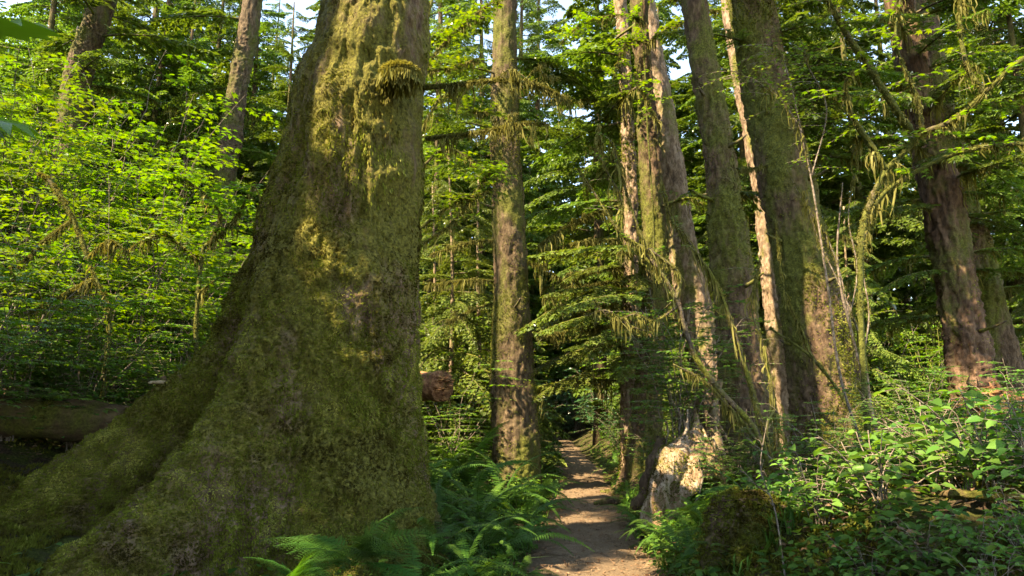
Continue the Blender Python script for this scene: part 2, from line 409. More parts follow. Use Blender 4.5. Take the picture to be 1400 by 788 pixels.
def beard_geo(ax, seed, n=160, lmax=.28, lo=.05, clump=True):
    """strands of moss hanging below a branch"""
    n = int(n * 2); rg = np.random.default_rng(seed); g = G()
    t = np.linspace(0, 1, len(ax)); K = max(4, n // 26)
    cs = lo + (1 - lo) * rg.random(K); cl = np.clip(rg.exponential(.42, K), .06, 1.5); ci = rg.integers(0, K, n)
    s = np.clip(cs[ci] + rg.normal(0, .022 + .02 * cl[ci], n), 0, 1); loose = rg.random(n) < .2; s[loose] = rg.random(loose.sum())
    p = np.stack([np.interp(s, t, ax[:, k]) for k in range(3)], -1)
    pc = np.stack([np.interp(np.where(loose, s, cs[ci]), t, ax[:, k]) for k in range(3)], -1)
    ln = lmax * 1.15 * cl[ci] * rg.uniform(.25, 1.1, n) + .02; ln[loose] *= .4
    w = rg.uniform(.0022, .0065, n) * (.7 + ln / lmax)
    a = rg.random(n) * 6.28; sx = np.stack([np.cos(a), np.sin(a), 0 * a], -1)
    off = rg.normal(0, .012, (n, 3)); curl = rg.normal(0, .22, (n, 3)); curl[:, 2] = 0
    pts = []
    for f in (0, .4, .75, 1):
        c = p * (1 - .6 * f) + pc * .6 * f + off + np.array([0, 0, -1]) * (ln * f)[:, None] + curl * (ln * f * (1.3 - f) * 2.2)[:, None]
        pts.append(c)
    ww = (1, .9, .55, .08)
    V = np.stack([x for c, q in zip(pts, ww) for x in (c - sx * (w * q)[:, None], c + sx * (w * q)[:, None])], 1)
    T = np.array([[0, 1, 3], [0, 3, 2], [2, 3, 5], [2, 5, 4], [4, 5, 7], [4, 7, 6]])
    g.add(V.reshape(-1, 3), (T[None] + (np.arange(n) * 8)[:, None, None]).reshape(-1, 3), None, np.repeat(rg.random(n), 8))
    return g
def mosspuff(g, pos, nor, seed, size=.03, blades=5, spread=.9, sag=.4):
    """small tufts of moss leaves standing on a surface"""
    rg = np.random.default_rng(seed); n = len(pos)
    for b in range(blades):
        d = nrm(nor + rg.normal(0, spread, (n, 3)) * .6 + np.array([0, 0, -sag]))
        up = nrm(rg.normal(0, 1, (n, 3)) + .01)
        sc = size * rg.uniform(.5, 1.4, n)
        tv = np.clip(.32 + .32 * fbm(pos * 1.7, 3, 31) + .34 * fbm(pos * 9, 2, 37) + rg.random(n) * .4, 0, 1)
        scatter(g, *leaf_kite(.32), pos, frames(d, up), sc, tv)
BR = []           # shared branch meshes: wood, needles, moss
for k, (L, tw, dr, ris) in enumerate([(2.6, 30, .30, .12), (2.2, 28, .42, .10), (3.0, 34, .22, .05), (1.7, 24, .20, .12), (2.4, 26, .5, .2)]):
    wd, nd, ax = branch_geo(L, 100 + k, tw, dr, rise=ris)
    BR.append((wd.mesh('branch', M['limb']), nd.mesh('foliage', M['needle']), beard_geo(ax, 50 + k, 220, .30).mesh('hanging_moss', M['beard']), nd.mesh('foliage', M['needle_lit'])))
DB = []           # bare mossy dead branches
for k in range(4):
    rg = np.random.default_rng(300 + k); L = 1.6; t = np.linspace(0, 1, 14)
    ax = np.stack([t * L, .18 * np.sin(t * 4 + k) * L * t, L * (.05 * t - (.1 + .12 * k) * t * t)], -1)
    wd = G(); tube(wd, ax, np.interp(t, [0, 1], [.028, .006]), 7, bump=.35, seed=k)
    mo = beard_geo(ax, 350 + k, 420, .20, .03)
    for m in range(7):
        s = rg.uniform(.25, .95); b = np.array([np.interp(s, t, ax[:, c]) for c in range(3)])
        a = rg.uniform(.5, 1.1) * rg.choice([-1, 1]); l = rg.uniform(.2, .6)
        tp = spline([b, b + l * .5 * np.array([math.cos(a), math.sin(a), rg.uniform(-.1, .2)]), b + l * np.array([math.cos(a), math.sin(a), rg.uniform(-.5, .1)])], 6)
        tube(wd, tp, np.linspace(.008, .003, 6), 4); mo.put(beard_geo(tp, 370 + m, 60, .14, 0))
    th = rg.random(1500) * 6.28; s = rg.random(1500) ** 1.3
    c = np.stack([np.interp(s, t, ax[:, q]) for q in range(3)], -1)
    nn = np.stack([0 * th, np.cos(th), np.sin(th)], -1)
    mosspuff(mo, c + nn * .015, nn, k, .022, 3)
    DB.append((wd.mesh('branch', M['mosslimb']), mo.mesh('hanging_moss', M['beard'])))
RNG = random.Random(5)
def add_branch(parent, p, az, L, kind=None, pitch=0, moss=.5, lit=False):
    k = RNG.randrange(5) if kind is None else kind
    r0 = np.array(parent.location) + np.asarray(p) + np.array([math.cos(az), math.sin(az), .1]) * L * .55
    if moss < .99 and not shaded(r0, L * .6): return None
    wd, nd, ms, ndl = BR[k]; base = (2.6, 2.2, 3.0, 1.7, 2.4)[k]; s = L / base
    o = obj('branch', wd, parent, p, (0, -pitch, az), s)
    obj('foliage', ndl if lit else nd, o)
    if RNG.random() < moss: obj('hanging_moss', ms, o)
    return o
def add_dead(parent, p, az, L, kind=None, pitch=0):
    k = RNG.randrange(4) if kind is None else kind
    o = obj('branch', DB[k][0], parent, p, (0, -pitch, az), L / 1.6); obj('hanging_moss', DB[k][1], o)
    return o
# ------------------------------------------------------------------ light gaps: places the sun reaches through the canopy
LIT = [(P(200, 290, 10), 1.7), (P(285, 230, 12), 1.5), (P(330, 290, 11), 1.1), (P(110, 200, 11), 1.3), (P(120, 420, 8.5), .9), (P(240, 420, 9), .9), (P(60, 470, 8), .5), (P(190, 500, 8.2), .4), (P(40, 130, 12), 1.2), (P(400, 150, 14), 1.0), (P(300, 170, 13), 1.0),
       (P(60, 320, 8), .5), (P(240, 340, 9), .8), (P(1040, 200, 15), .6), (P(1055, 300, 15), .6), (P(1068, 430, 15), .6), (P(930, 635, 8), .45), (P(915, 560, 8.3), .5),
       (P(880, 480, 8.8), .6), (P(800, 440, 9.5), .6), (P(860, 420, 9.3), .6), (P(1090, 540, 9.5), .35), (P(800, 655, 12), .45), (P(745, 755, 6), .22), (P(835, 740, 6.2), .15), (P(780, 622, 19), .6),
       (P(955, 400, 14), .5), (P(975, 520, 14), .5), (P(725, 660, 9), .3), (P(860, 220, 12), .4), (P(1080, 100, 8), .5),
       (P(600, 330, 16), .8), (P(620, 450, 16), .8), (P(840, 600, 17), .9), (P(590, 515, 11), .3), (P(1230, 420, 20), 2.4), (P(1380, 420, 18), 1.8), (P(1240, 540, 16), 1.8), (P(1300, 300, 20), 2.0), (P(1140, 300, 22), 2.0), (P(1215, 450, 15.5), 1.5), (P(1265, 420, 17), 1.7), (P(1400, 450, 15.5), 1.5), (P(760, 500, 26), 2.0), (P(820, 540, 21), 1.2), (P(780, 560, 29), 2.0), (P(1270, 590, 8), .4), (P(1120, 690, 5), .25), (P(1340, 640, 6.5), .3), (P(650, 400, 20), 1.5), (P(500, 748, 4.72), .22), (P(230, 60, 19), 2.0), (P(60, 60, 19), 2.0), (P(400, 60, 20), 1.5), (P(800, 420, 11.5), 1.2), (P(840, 470, 11.5), 1.0), (P(770, 560, 24), 1.5), (P(110, 470, 7.8), 1.0), (P(220, 470, 8.2), .8), (P(1200, 690, 4.6), .5), (P(1320, 690, 4.6), .4), (P(1090, 660, 5.4), .3), (P(900, 450, 18), 1.2), (P(1200, 700, 4.8), .3), (P(1300, 700, 5), .25), (P(890, 700, 7.4), .3), (P(690, 700, 7.2), .25), (P(640, 590, 10.4), .3)]
def shaded(c, ext):
    """keep a canopy branch unless it would close one of the gaps"""
    for q, r in LIT:
        v = c - q; h = np.dot(v, SUN)
        if h > 1.0 and np.linalg.norm(v - h * SUN) < r + ext * .35: return False
    return True
CB = [branch_geo(2.8, 700 + k, 20, .3, sprig=.17, wid=.045, twl=.36, step=.12, rise=.12) for k in range(4)]
def crown_geo(axis, z0, z1, n, Lmax, seed, cull=True, top=1):
    """a whole crown as wood + needle geometry in world space around a trunk axis function axis(z)"""
    rg = np.random.default_rng(seed); wd, nd = G(), G()
    for k in range(n):
        f = (k + rg.random()) / n; z = z0 + (z1 - z0) * f
        L = Lmax * (1 - f) ** .7 * rg.uniform(.65, 1.1) + .3; az = k * 2.399 + rg.normal(0, .4)
        c0 = axis(z)
        c = c0 + np.array([math.cos(az), math.sin(az), -.1]) * L * .6
        if cull and not shaded(c, L * .8): continue
        s = L / 2.8; ca, sa = math.cos(az), math.sin(az)
        m = np.array([[ca, -sa, 0], [sa, ca, 0], [0, 0, 1]]) * s
        b = CB[k % 4]; wd.put(b[0], m, c0); nd.put(b[1], m, c0)
    return wd, nd
# ------------------------------------------------------------------ trunks
def trunk_geo(path, radii, nth=72, nz=260, lobes=(), bumpy=.045, seed=0, zs=None, vs=.35, fine=1.0):
    """path: world points bottom to top; radii at those points; lobes: (azimuth, amount, width, height)"""
    p = np.asarray(path, float); t = np.linspace(0, 1, len(p))
    c = spline(p, nz); r = np.interp(np.linspace(0, 1, nz), t, radii)
    zb = c[:, 2] - c[0, 2]
    th = np.arange(nth) / nth * 2 * np.pi
    rr = np.repeat(r[:, None], nth, 1)
    for az, am, wd, ht in lobes:
        d = (th - az + np.pi) % (2 * np.pi) - np.pi
        rr = rr + am * np.exp(-(d / wd) ** 2)[None] * np.exp(-zb / ht)[:, None]
    ct, st = np.cos(th)[None], np.sin(th)[None]
    V = np.stack([c[:, :1] + rr * ct, c[:, 1:2] + rr * st, np.repeat(c[:, 2:], nth, 1)], -1)
    q = V * np.array([1, 1, vs])
    rf = 1 - np.abs(fbm(q * 7 * fine, 3, seed))
    bumpy = bumpy * 1.35; dsp = bumpy * (rf - .6) + bumpy * .9 * fbm(q * 2.2, 3, seed + 3) + bumpy * .45 * fbm(V * 22 * fine, 2, seed + 5)
    V = V + np.stack([ct + 0 * rr, st + 0 * rr, 0 * rr], -1) * dsp[..., None]
    i, j = np.meshgrid(np.arange(nz - 1), np.arange(nth), indexing='ij'); j2 = (j + 1) % nth
    g = G(); g.add(V, None, np.stack([i * nth + j, i * nth + j2, (i + 1) * nth + j2, (i + 1) * nth + j], -1))
    return g, V, c, r
def surf_pts(V, n, seed, zmax=None, mask=None):
    """random points and normals on a (rings, around, 3) trunk surface"""
    rg = np.random.default_rng(seed); nz, nth = V.shape[:2]
    a = np.roll(V, -1, 1) - V; b = np.zeros_like(V); b[:-1] = V[1:] - V[:-1]; b[-1] = b[-2]
    cr = np.cross(a, b); ar = np.linalg.norm(cr, axis=-1); nn = cr / np.maximum(ar[..., None], 1e-9)
    w = ar.copy(); w[-1] = 0
    if zmax is not None: w[V[..., 2] > zmax] = 0
    if mask is not None: w = w * mask
    idx = rg.choice(nz * nth, n, p=(w / w.sum()).ravel()); i, j = idx // nth, idx % nth
    u, v = rg.random((2, n, 1))
    return V[i, j] + a[i, j] * u + b[i, j] * v, nn[i, j]
def spruce(name, label, cat, pix, Y, widths, mat, lobes, zt=16, rt=.1, seed=0, group=None, sink=.25, moss=0, mosssize=.025, leanY=0, crown=None, bumpy=.035, nth=72):
    """trunk through picture points (px,py) at distance Y, then on up to zt"""
    pts = [P(px, py, Y) for px, py in pix]; rad = [PW(w_, py, Y) / 2 / math.sqrt(1 + ((px - 700) / F) ** 2) for w_, (px, py) in zip(widths, pix)]
    base = pts[0].copy(); base[2] = H(base[0], base[1]) - sink
    d = (pts[-1] - pts[-2]) / (pts[-1][2] - pts[-2][2])
    tip = pts[-1] + d * max(zt - pts[-1][2], .5) * np.array([.7, 1, 1])
    path = [base] + [q for q in pts if q[2] > base[2] + .35] + [tip]
    rad = [rad[0]] + [r for q, r in zip(pts, rad) if q[2] > base[2] + .35] + [rt]
    pp = np.array(path); pp[:, 1] += leanY * (pp[:, 2] - pp[0, 2])
    root = thing(name, label, cat, (base[0], base[1], base[2] + sink), 0, group)
    g, V, c, r = trunk_geo(pp, rad, nth, 320, lobes, bumpy, seed)
    o0 = np.array(root.location)
    def local(gg): return gg
    gg = G(); gg.put(g, None, -o0)
    obj('trunk', gg.mesh('trunk', mat), root)
    if moss:
        p, n = surf_pts(V, moss, seed, 8.5, np.clip(.25 + fbm(V * np.array([1.3, 1.3, .6]), 3, seed + 1), .03, 1) * (1.2 - .09 * np.clip(V[..., 2], 0, 9)))
        mg = G(); mosspuff(mg, p - o0, n, seed, mosssize, 4)
        obj('moss', mg.mesh('moss', M['moss']), root)
    def axis(z): return np.array([np.interp(z, c[:, 2], c[:, k]) for k in range(3)])
    if crown:
        z0, n, L = crown
        wd, nd = crown_geo(axis, z0, zt, n, L, seed + 9)
        a, b = G(), G(); a.put(wd, None, -o0); b.put(nd, None, -o0)
        cr = obj('crown', b.mesh('crown', M['needle']), root); obj('limbs', a.mesh('limbs', M['limb']), cr)
    root['_'] = 0; del root['_']
    return root, axis, o0, r, c

# --- the giant at the left
def giant():
    th = np.arange(720) / 720 * 2 * np.pi
    z = np.concatenate([np.linspace(-.35, 3.4, 520), np.linspace(3.4, 7, 260)[1:], np.linspace(7, 17, 80)[1:]])
    cx = np.interp(z, [0, 1, 2.56, 4.05, 5.67, 7, 17], [-1.60, -1.62, -1.655, -1.57, -1.39, -1.30, -1.2])
    r = np.interp(z, [0, 1, 2.56, 4.05, 5.67, 7, 17], [.86, .80, .755, .655, .515, .46, .25])
    k = np.ones(9) / 9
    cx[60:-60] = np.convolve(np.pad(cx, 30, 'edge'), np.ones(61) / 61, 'valid')[60:-60]; r[60:-60] = np.convolve(np.pad(r, 30, 'edge'), np.ones(61) / 61, 'valid')[60:-60]
    rr = np.repeat(r[:, None], len(th), 1)
    def lobe(az, zz, aa, ww):
        d = (th[None] - az + np.pi) % (2 * np.pi) - np.pi
        A = np.interp(z, zz, aa)[:, None]; W = np.interp(z, zz, ww)[:, None]
        A[30:-30, 0] = np.convolve(A[:, 0], np.ones(61) / 61, 'valid'); 
        return A * np.exp(-(np.abs(d) / W) ** 2.2)
    rr = rr + lobe(R_(187), [-.35, .3, .65, 1.18, 1.8, 2.18, 2.56, 3.6], [3.4, 2.7, 2.1, 1.35, .55, .30, .15, 0], [.18, .18, .19, .23, .31, .4, .5, .6])
    rr = rr + lobe(R_(237), [-.35, .3, .85, 1.2, 1.57, 2.2, 3.0], [2.3, 1.65, .98, .62, .36, .14, 0], [.25, .25, .27, .32, .40, .5, .6])
    rr = rr + lobe(R_(199), [-.35, .3, .65, 1.0, 1.3, 2], [2.2, 1.0, .35, .1, 0, 0], [.14, .13, .12, .12, .12, .12]) - lobe(R_(216), [-.35, .3, .8, 1.4, 1.9, 2.4], [.45, .55, .52, .42, .24, 0], [.07, .08, .095, .11, .14, .17])
    rr = rr + lobe(R_(285), [-.35, 0, .6, 1.5, 2.5], [.5, .34, .16, .06, 0], [.5, .5, .5, .5, .5])
    rr = rr + lobe(R_(345), [-.35, 0, .5, 1.2], [.4, .22, .08, 0], [.35, .35, .4, .4])
    rr = rr + lobe(R_(60), [-.35, 0, .8, 2], [1.2, .8, .3, 0], [.4, .4, .4, .4])
    rr = rr + lobe(R_(130), [-.35, 0, .8, 2], [1.4, 1.0, .4, 0], [.4, .4, .4, .4])
    # broad swelling of the left flank and the edge bumps seen against the brush
    rr = rr + .07 * np.exp(-((z[:, None] - 3.35) / .35) ** 2) * np.exp(-(((th[None] - R_(190)) / .5) ** 2))
    rr = rr + .05 * np.exp(-((z[:, None] - 4.7) / .3) ** 2) * np.exp(-(((th[None] - R_(190)) / .5) ** 2))
    ct, st = np.cos(th)[None], np.sin(th)[None]
    V = np.stack([cx[:, None] + rr * ct, 6.2 + rr * st + 0 * rr, np.repeat(z[:, None], len(th), 1)], -1)
    a = np.roll(V, -1, 1) - np.roll(V, 1, 1); b = np.gradient(V, axis=0); nn = nrm(np.cross(a, b))
    q = V * np.array([1, 1, .4])
    low = sstep(3.6, 1.6, z)[:, None]
    pl = np.abs(fbm(q * 6, 3, 1)); 
    dsp = .05 * (.45 - pl) * (1 - .5 * low) + .05 * fbm(V * 1.6, 3, 2) + .024 * fbm(V * 7, 3, 4) * (.6 + .7 * low) + (.017 * fbm(V * 17, 2, 5) + .012 * fbm(V * 34, 2, 6)) * (.40 + .60 * low)
    # flaking furrows
    fz = np.clip(fbm(q * np.array([11, 11, 7]), 3, 8) - .25, 0, 1); dsp = dsp - .05 * fz * (1 - .5 * low)
    V = V + nn * dsp[..., None]
    i, j = np.meshgrid(np.arange(len(z) - 1), np.arange(len(th)), indexing='ij'); j2 = (j + 1) % len(th); nth = len(th)
    o0 = np.array([-1.6, 6.2, 0.0])
    root = thing('giant_spruce', 'massive mossy spruce trunk with flaring roots beside the left of the path', 'tree', o0)
    g = G(); g.add(V - o0, None, np.stack([i * nth + j, i * nth + j2, (i + 1) * nth + j2, (i + 1) * nth + j], -1))
    obj('trunk', g.mesh('trunk', M['giant']), root)
    front = (V[..., 1] < 6.7)
    right = sstep(-1.45, -1.0, V[..., 0]) * (1 - .5 * low)
    mask = front * (1 - .75 * right) * np.clip(.40 - .50 * sstep(2.2, 4.0, V[..., 2]) + .85 * fbm(V * np.array([1.2, 1.2, .55]), 3, 71) + .75 * low + .35 * fbm(V * np.array([5, 5, 2.2]), 2, 72), .02 + .45 * low, 1.4)
    dist = np.linalg.norm(V - np.array([0, 0, 1.45]), axis=-1)
    p, n = surf_pts(V, 165000, 3, 6.4, mask)
    mg = G(); mosspuff(mg, p - o0, n, 5, .0165, 5, .9, .55)
    p, n = surf_pts(V, 26000, 4, 6.4, mask * np.clip(fbm(V * 3, 2, 77) + .15, 0, 1))
    mosspuff(mg, p - o0, n, 6, .026, 4, .7, 1.1)
    # long drooping strands high on the trunk
    p, n = surf_pts(V, 1800, 8, 6.6, front * sstep(2.0, 4.0, V[..., 2]) * np.clip(fbm(V * np.array([3, 3, .8]), 2, 79) + .1, 0, 1))
    mosspuff(mg, p - o0, n, 9, .045, 2, .35, 3.0)
    obj('moss', mg.mesh('moss', M['moss']), root)
    # the tuft of moss on a stub, upper right of the trunk
    tp = P(548, 105, 5.55)
    st_ = G(); tube(st_, spline([tp + np.array([-.05, .2, 0]), tp, tp + np.array([.06, -.16, .0])], 8), np.linspace(.07, .03, 8), 8, bump=.3)
    s2 = G(); s2.put(st_, None, -o0); sb = obj('broken_branch', s2.mesh('broken_branch', M['limb']), root)
    rg = np.random.default_rng(4); u = nrm(rg.normal(0, 1, (1500, 3)) + np.array([0, -.3, .5]))
    tg = G(); pos = tp + u * np.array([.17, .15, .07]) - o0 + np.array([0, -.05, 0])
    mosspuff(tg, pos, u, 5, .035, 5, .8, .9); mosspuff(tg, pos[:900], u[:900], 6, .12, 2, .3, 4)
    obj('moss_tuft', tg.mesh('moss_tuft', M['beard']), sb)
    ax = lambda zz: np.array([np.interp(zz, z, cx), 6.2, zz])
    wd, nd = crown_geo(ax, 8.5, 17, 44, 3.2, 12)
    a_, b_ = G(), G(); a_.put(wd, None, -o0); b_.put(nd, None, -o0)
    cr = obj('crown', b_.mesh('crown', M['needle']), root); obj('limbs', a_.mesh('limbs', M['limb']), cr)
    for (px, py, az, L, k) in [(582, 190, -.25, 1.3, 1), (578, 120, -.1, 1.5, 2)]:
        add_dead(root, P(px, py, 6.3) - o0, az, L, k, .1)
giant()
def mossy_tube(name, parent, o0, pts, rad, mat, n=26, sides=14, bump=.3, seed=0, moss=0, msize=.025, beard=0, blen=.2, up=True):
    """a limb or root through world points, with moss standing on it and strands hanging below as its sub-parts"""
    p = spline(pts, n); rr = np.interp(np.linspace(0, 1, n), np.linspace(0, 1, len(rad)), rad)
    g = G(); tube(g, p - o0, rr, sides, bump=bump, seed=seed)
    o = obj(name, g.mesh(name, mat), parent)
    rg = np.random.default_rng(seed)
    if moss or beard:
        mg = G()
        if moss:
            s = rg.random(moss) ** .9 * (n - 1.01); i = s.astype(int); f = (s - i)[:, None]
            c = p[i] * (1 - f) + p[i + 1] * f; t = nrm(p[i + 1] - p[i])
            d = rg.normal(0, 1, (moss, 3)); d[:, 2] += .7 if up else 0; d = nrm(d - t * np.sum(d * t, 1, keepdims=True))
            keep = fbm(c * 4, 2, seed + 2) > -.05
            mosspuff(mg, (c + d * (rr[i] * .95)[:, None] - o0)[keep], d[keep], seed, msize, 4, .9, .3)
        if beard: mg.put(beard_geo(p - o0, seed + 5, beard, blen, .02))
        obj('hanging_moss' if beard else 'moss', mg.mesh('hanging_moss', M['beard'] if beard else M['moss']), o)
    return o
# --- the other trunks
def lob(*az, am=.18, w=.45, h=.5): return [(R_(a), am * (1 + .3 * math.sin(a)), w, h) for a in az]
t2, ax2, o2, r2, c2 = spruce('spruce', 'slender straight grey spruce trunk rising behind the sword ferns left of the path', 'tree',
    [(707, 650), (703, 560), (698, 400), (692, 200), (689, 0)], 12.5, [66, 60, 49, 38, 32], M['bark'], lob(200, 260, 320, 60, 130, am=.07, h=.4), 17, .1, 11, moss=9000, crown=(8.6, 36, 2.6))
t3, ax3, o3, r3, c3 = spruce('spruce', 'dark trunk with a widely flared base standing right at the right edge of the path', 'tree',
    [(872, 665), (884, 560), (895, 440), (893, 300), (884, 150), (874, 0)], 12.2, [42, 38, 35, 31, 27, 23], M['bark_mossy'], lob(185, 240, 300, 20, 100, am=.30, w=.32, h=.45), 17, .1, 12, moss=3500, mosssize=.024, crown=(9, 36, 2.8))
t4, ax4, o4, r4, c4 = spruce('spruce', 'leaning brown spruce trunk just behind the flared one, its lower part sunlit', 'tree',
    [(988, 615), (960, 470), (932, 330), (908, 180), (884, 30)], 14.2, [50, 46, 42, 37, 32], M['bark_sunlit'], lob(200, 270, 340, am=.12), 17, .1, 13, moss=2500, crown=(10, 30, 2.6))
t5, ax5, o5, r5, c5 = spruce('spruce', 'straight dark red-brown trunk rising right behind the bleached stump', 'tree',
    [(1032, 650), (1020, 560), (1003, 390), (979, 200), (950, 0)], 9.2, [76, 66, 58, 45, 31], M['bark_mossy'], lob(190, 250, 310, 20, 100, am=.12), 16, .08, 14, moss=5000, mosssize=.02, crown=(9, 40, 3.0), nth=110)
t6, ax6, o6, r6, c6 = spruce('spruce', 'thin pale sunlit trunk between the red-brown trunk and the thickest right trunk', 'tree',
    [(1080, 590), (1065, 450), (1048, 300), (1024, 150), (1000, 20)], 15, [36, 32, 29, 26, 24], M['bark_sunlit'], lob(200, 300, 60, am=.08), 17, .08, 15, moss=1200, crown=(11, 24, 2.2))
t7, ax7, o7, r7, c7 = spruce('spruce', 'thickest trunk right of the path, dark grey with a mossy flared foot', 'tree',
    [(1152, 680), (1136, 570), (1112, 430), (1080, 270), (1056, 150), (1026, 0)], 10.2, [122, 104, 90, 76, 68, 62], M['bark_mossy'], lob(180, 225, 275, 330, 30, 100, am=.28, w=.30, h=.8), 17, .14, 16, moss=16000, mosssize=.028, crown=(9.5, 40, 3.0), nth=130)
t8, ax8, o8, r8, c8 = spruce('cedar', 'reddish furrowed trunk at the far right, first of a close pair', 'tree',
    [(1342, 575), (1325, 480), (1300, 340), (1272, 200), (1248, 100)], 11, [72, 62, 54, 50, 46], M['bark_red'], lob(200, 290, 40, am=.12), 16, .1, 17, moss=1200, crown=(8.0, 42, 2.8), nth=96, bumpy=.05)
t9, ax9, o9, r9, c9 = spruce('cedar', 'mossy green-streaked trunk close behind the reddish one at the far right', 'tree',
    [(1392, 580), (1365, 480), (1330, 330), (1296, 200), (1276, 100)], 11.8, [58, 52, 46, 42, 38], M['bark_mossy'], lob(230, 320, am=.1), 16, .1, 18, moss=3000, mosssize=.03, crown=(8.5, 40, 2.6))
t10, ax10, o10, r10, c10 = spruce('spruce', 'brown trunk rising out of the brush near the upper left corner', 'tree',
    [(88, 260), (104, 120), (124, 55), (143, 0)], 16, [44, 40, 37, 35], M['bark'], [], 20, .14, 19, crown=(11, 36, 3.0))
t11, ax11, o11, r11, c11 = spruce('spruce', 'slim brown trunk in the brush between the giant trunk and the upper left trunk', 'tree',
    [(306, 260), (316, 180), (330, 90), (346, 0)], 17.5, [32, 30, 28, 26], M['bark'], [], 20, .1, 20, crown=(11.5, 36, 2.8))
t12, ax12, o12, r12, c12 = spruce('hemlock', 'thin mossy young trunk with fuzzy twigs left of the flared trunk', 'tree',
    [(858, 600), (862, 430), (862, 300), (858, 150), (848, 0)], 13, [20, 19, 18, 16, 13], M['bark_sunlit'], [], 14, .05, 21, moss=3500, mosssize=.04, crown=(8.5, 20, 1.8))
def onaxis(ax, o, z): return ax(z) - o
for t_, ax_, o_, c_, r_, zs in ((t5, ax5, o5, c5, r5, (2.2, 3.1, 4.4, 5.2, 6.0)), (t7, ax7, o7, c7, r7, (2.4, 3.3, 4.0, 5.0, 6.1)), (t2, ax2, o2, c2, r2, (2.1, 3.3, 5.3)), (t3, ax3, o3, c3, r3, (2.4, 3.2, 4.1)), (t8, ax8, o8, c8, r8, (2.0, 2.7)), (t11, ax11, o11, c11, r11, (6.5, 7.3)), (t10, ax10, o10, c10, r10, (6.6, 7.4))):
    for k, z in enumerate(zs):
        a = R_(185 + (k * 97) % 170); rr_ = float(np.interp(z, c_[:, 2], r_)); d = np.array([math.cos(a), math.sin(a), .15]); l = .10 + .09 * ((k * 3) % 4)
        b = ax_(z) - o_ + d * rr_ * .85; g = G(); tube(g, spline([b, b + d * (.1 + l * .5), b + d * (.12 + l) + np.array([0, 0, .03])], 9), np.linspace(.032, .012, 9), 7, bump=.4, seed=k)
        obj('broken_branch', g.mesh('broken_branch', M['limb']), t_)
# dark branches of the flared trunk reaching left, with sparse needles against the sky
for z, az, L, k in [(7.6, 165, 3.0, 0), (7.0, 190, 2.8, 1), (6.4, 178, 3.4, 2), (5.6, 200, 2.6, 1), (8.3, 200, 3.0, 0), (8.0, 150, 2.6, 2), (6.8, 20, 2.0, 0), (7.8, -20, 2.2, 1), (8.4, 30, 2.4, 2), (7.3, 225, 2.8, 0), (5.0, 160, 2.4, 2)]:
    add_branch(t3, onaxis(ax3, o3, z), R_(az), L, k, R_(8), .8)
for z, az, L, k in [(4.9, 172, 1.9, 0), (4.3, 188, 1.8, 1), (3.6, 176, 1.7, 2), (5.6, 185, 2.0, 3), (3.1, 196, 1.7, 0), (4.0, 200, 1.7, 1)]:
    add_dead(t12, onaxis(ax12, o12, z), R_(az), L, k, R_(-4))
for z, az, L, k in [(7.7, 190, 1.6, 2), (6.5, 160, 1.5, 3), (8.2, 15, 1.5, 0), (7.2, 200, 1.8, 1), (8.6, 170, 1.8, 0)]:
    add_branch(t12, onaxis(ax12, o12, z), R_(az), L, k, R_(6), .6)
for z, az, L, k in [(3.9, 185, 1.6, 0), (4.7, 190, 1.5, 1), (4.3, -5, 1.1, 3), (3.5, 175, 1.3, 2), (3.0, 5, .9, 2)]:
    add_dead(t2, onaxis(ax2, o2, z), R_(az), L, k, 0)
for z, az, L, k in [(6.3, 190, 2.0, 1), (7.4, 170, 2.4, 0), (8.2, 200, 2.4, 2), (7.0, 5, 1.6, 3), (8.0, -10, 2.0, 4), (6.9, 210, 2.2, 4), (8.6, 20, 2.2, 0)]:
    add_branch(t2, onaxis(ax2, o2, z), R_(az), L, k, R_(5), .7)
for z, az, L, k in [(3.2, 180, 2.6, 1), (2.9, 205, 2.3, 4), (3.7, 195, 2.6, 0), (2.6, 170, 2.2, 4), (3.4, 160, 2.2, 2)]:      # sunlit low boughs
    add_branch(t4, onaxis(ax4, o4, z), R_(az), L, k, R_(2), 1, True)
for z, az, L in [(3.2, 200, 2.4), (3.7, 188, 2.6), (2.9, 222, 2.0), (3.5, 215, 2.3), (4.4, 195, 2.4)]:
    add_branch(t3, onaxis(ax3, o3, z), R_(az), L, None, R_(0), 1, True)
for k, z in enumerate(np.linspace(2.0, 4.7, 13)):
    add_branch(t12, onaxis(ax12, o12, z), R_(150 + (k * 53) % 120), RNG.uniform(1.3, 2.3), None, R_(2), 1, True)
for z, az, L, k in [(7.9, 185, 1.8, 0), (8.8, 0, 2.0, 2), (7.0, 10, 1.6, 1), (8.4, 200, 2.0, 2)]:
    add_branch(t4, onaxis(ax4, o4, z), R_(az), L, k, R_(4), .7)
for z, az, L, k in [(5.3, 200, 1.2, 1), (4.2, -10, 1.0, 2)]: add_dead(t7, onaxis(ax7, o7, z), R_(az), L, k, 0)
for z, az, L, k in [(6.6, -20, 2.0, 1), (7.0, 20, 2.2, 0), (7.5, 200, 2.0, 2), (6.2, -50, 2.2, 4)]:
    add_branch(t7, onaxis(ax7, o7, z), R_(az), L, k, R_(4), .8)
n_ = 0
for z in np.arange(3.0, 8.6, .26):       # the far right trunk is full of drooping boughs
    n_ += 1
    for q in (0, 1):
        az = (n_ * 137.5 + q * 175) % 360
        if z < 4.6 and 225 < az < 315: continue
        add_branch(t8, onaxis(ax8, o8, z), R_(az), RNG.uniform(1.8, 3.0) * (.75 if z < 4 else 1), None, R_(3), .75)
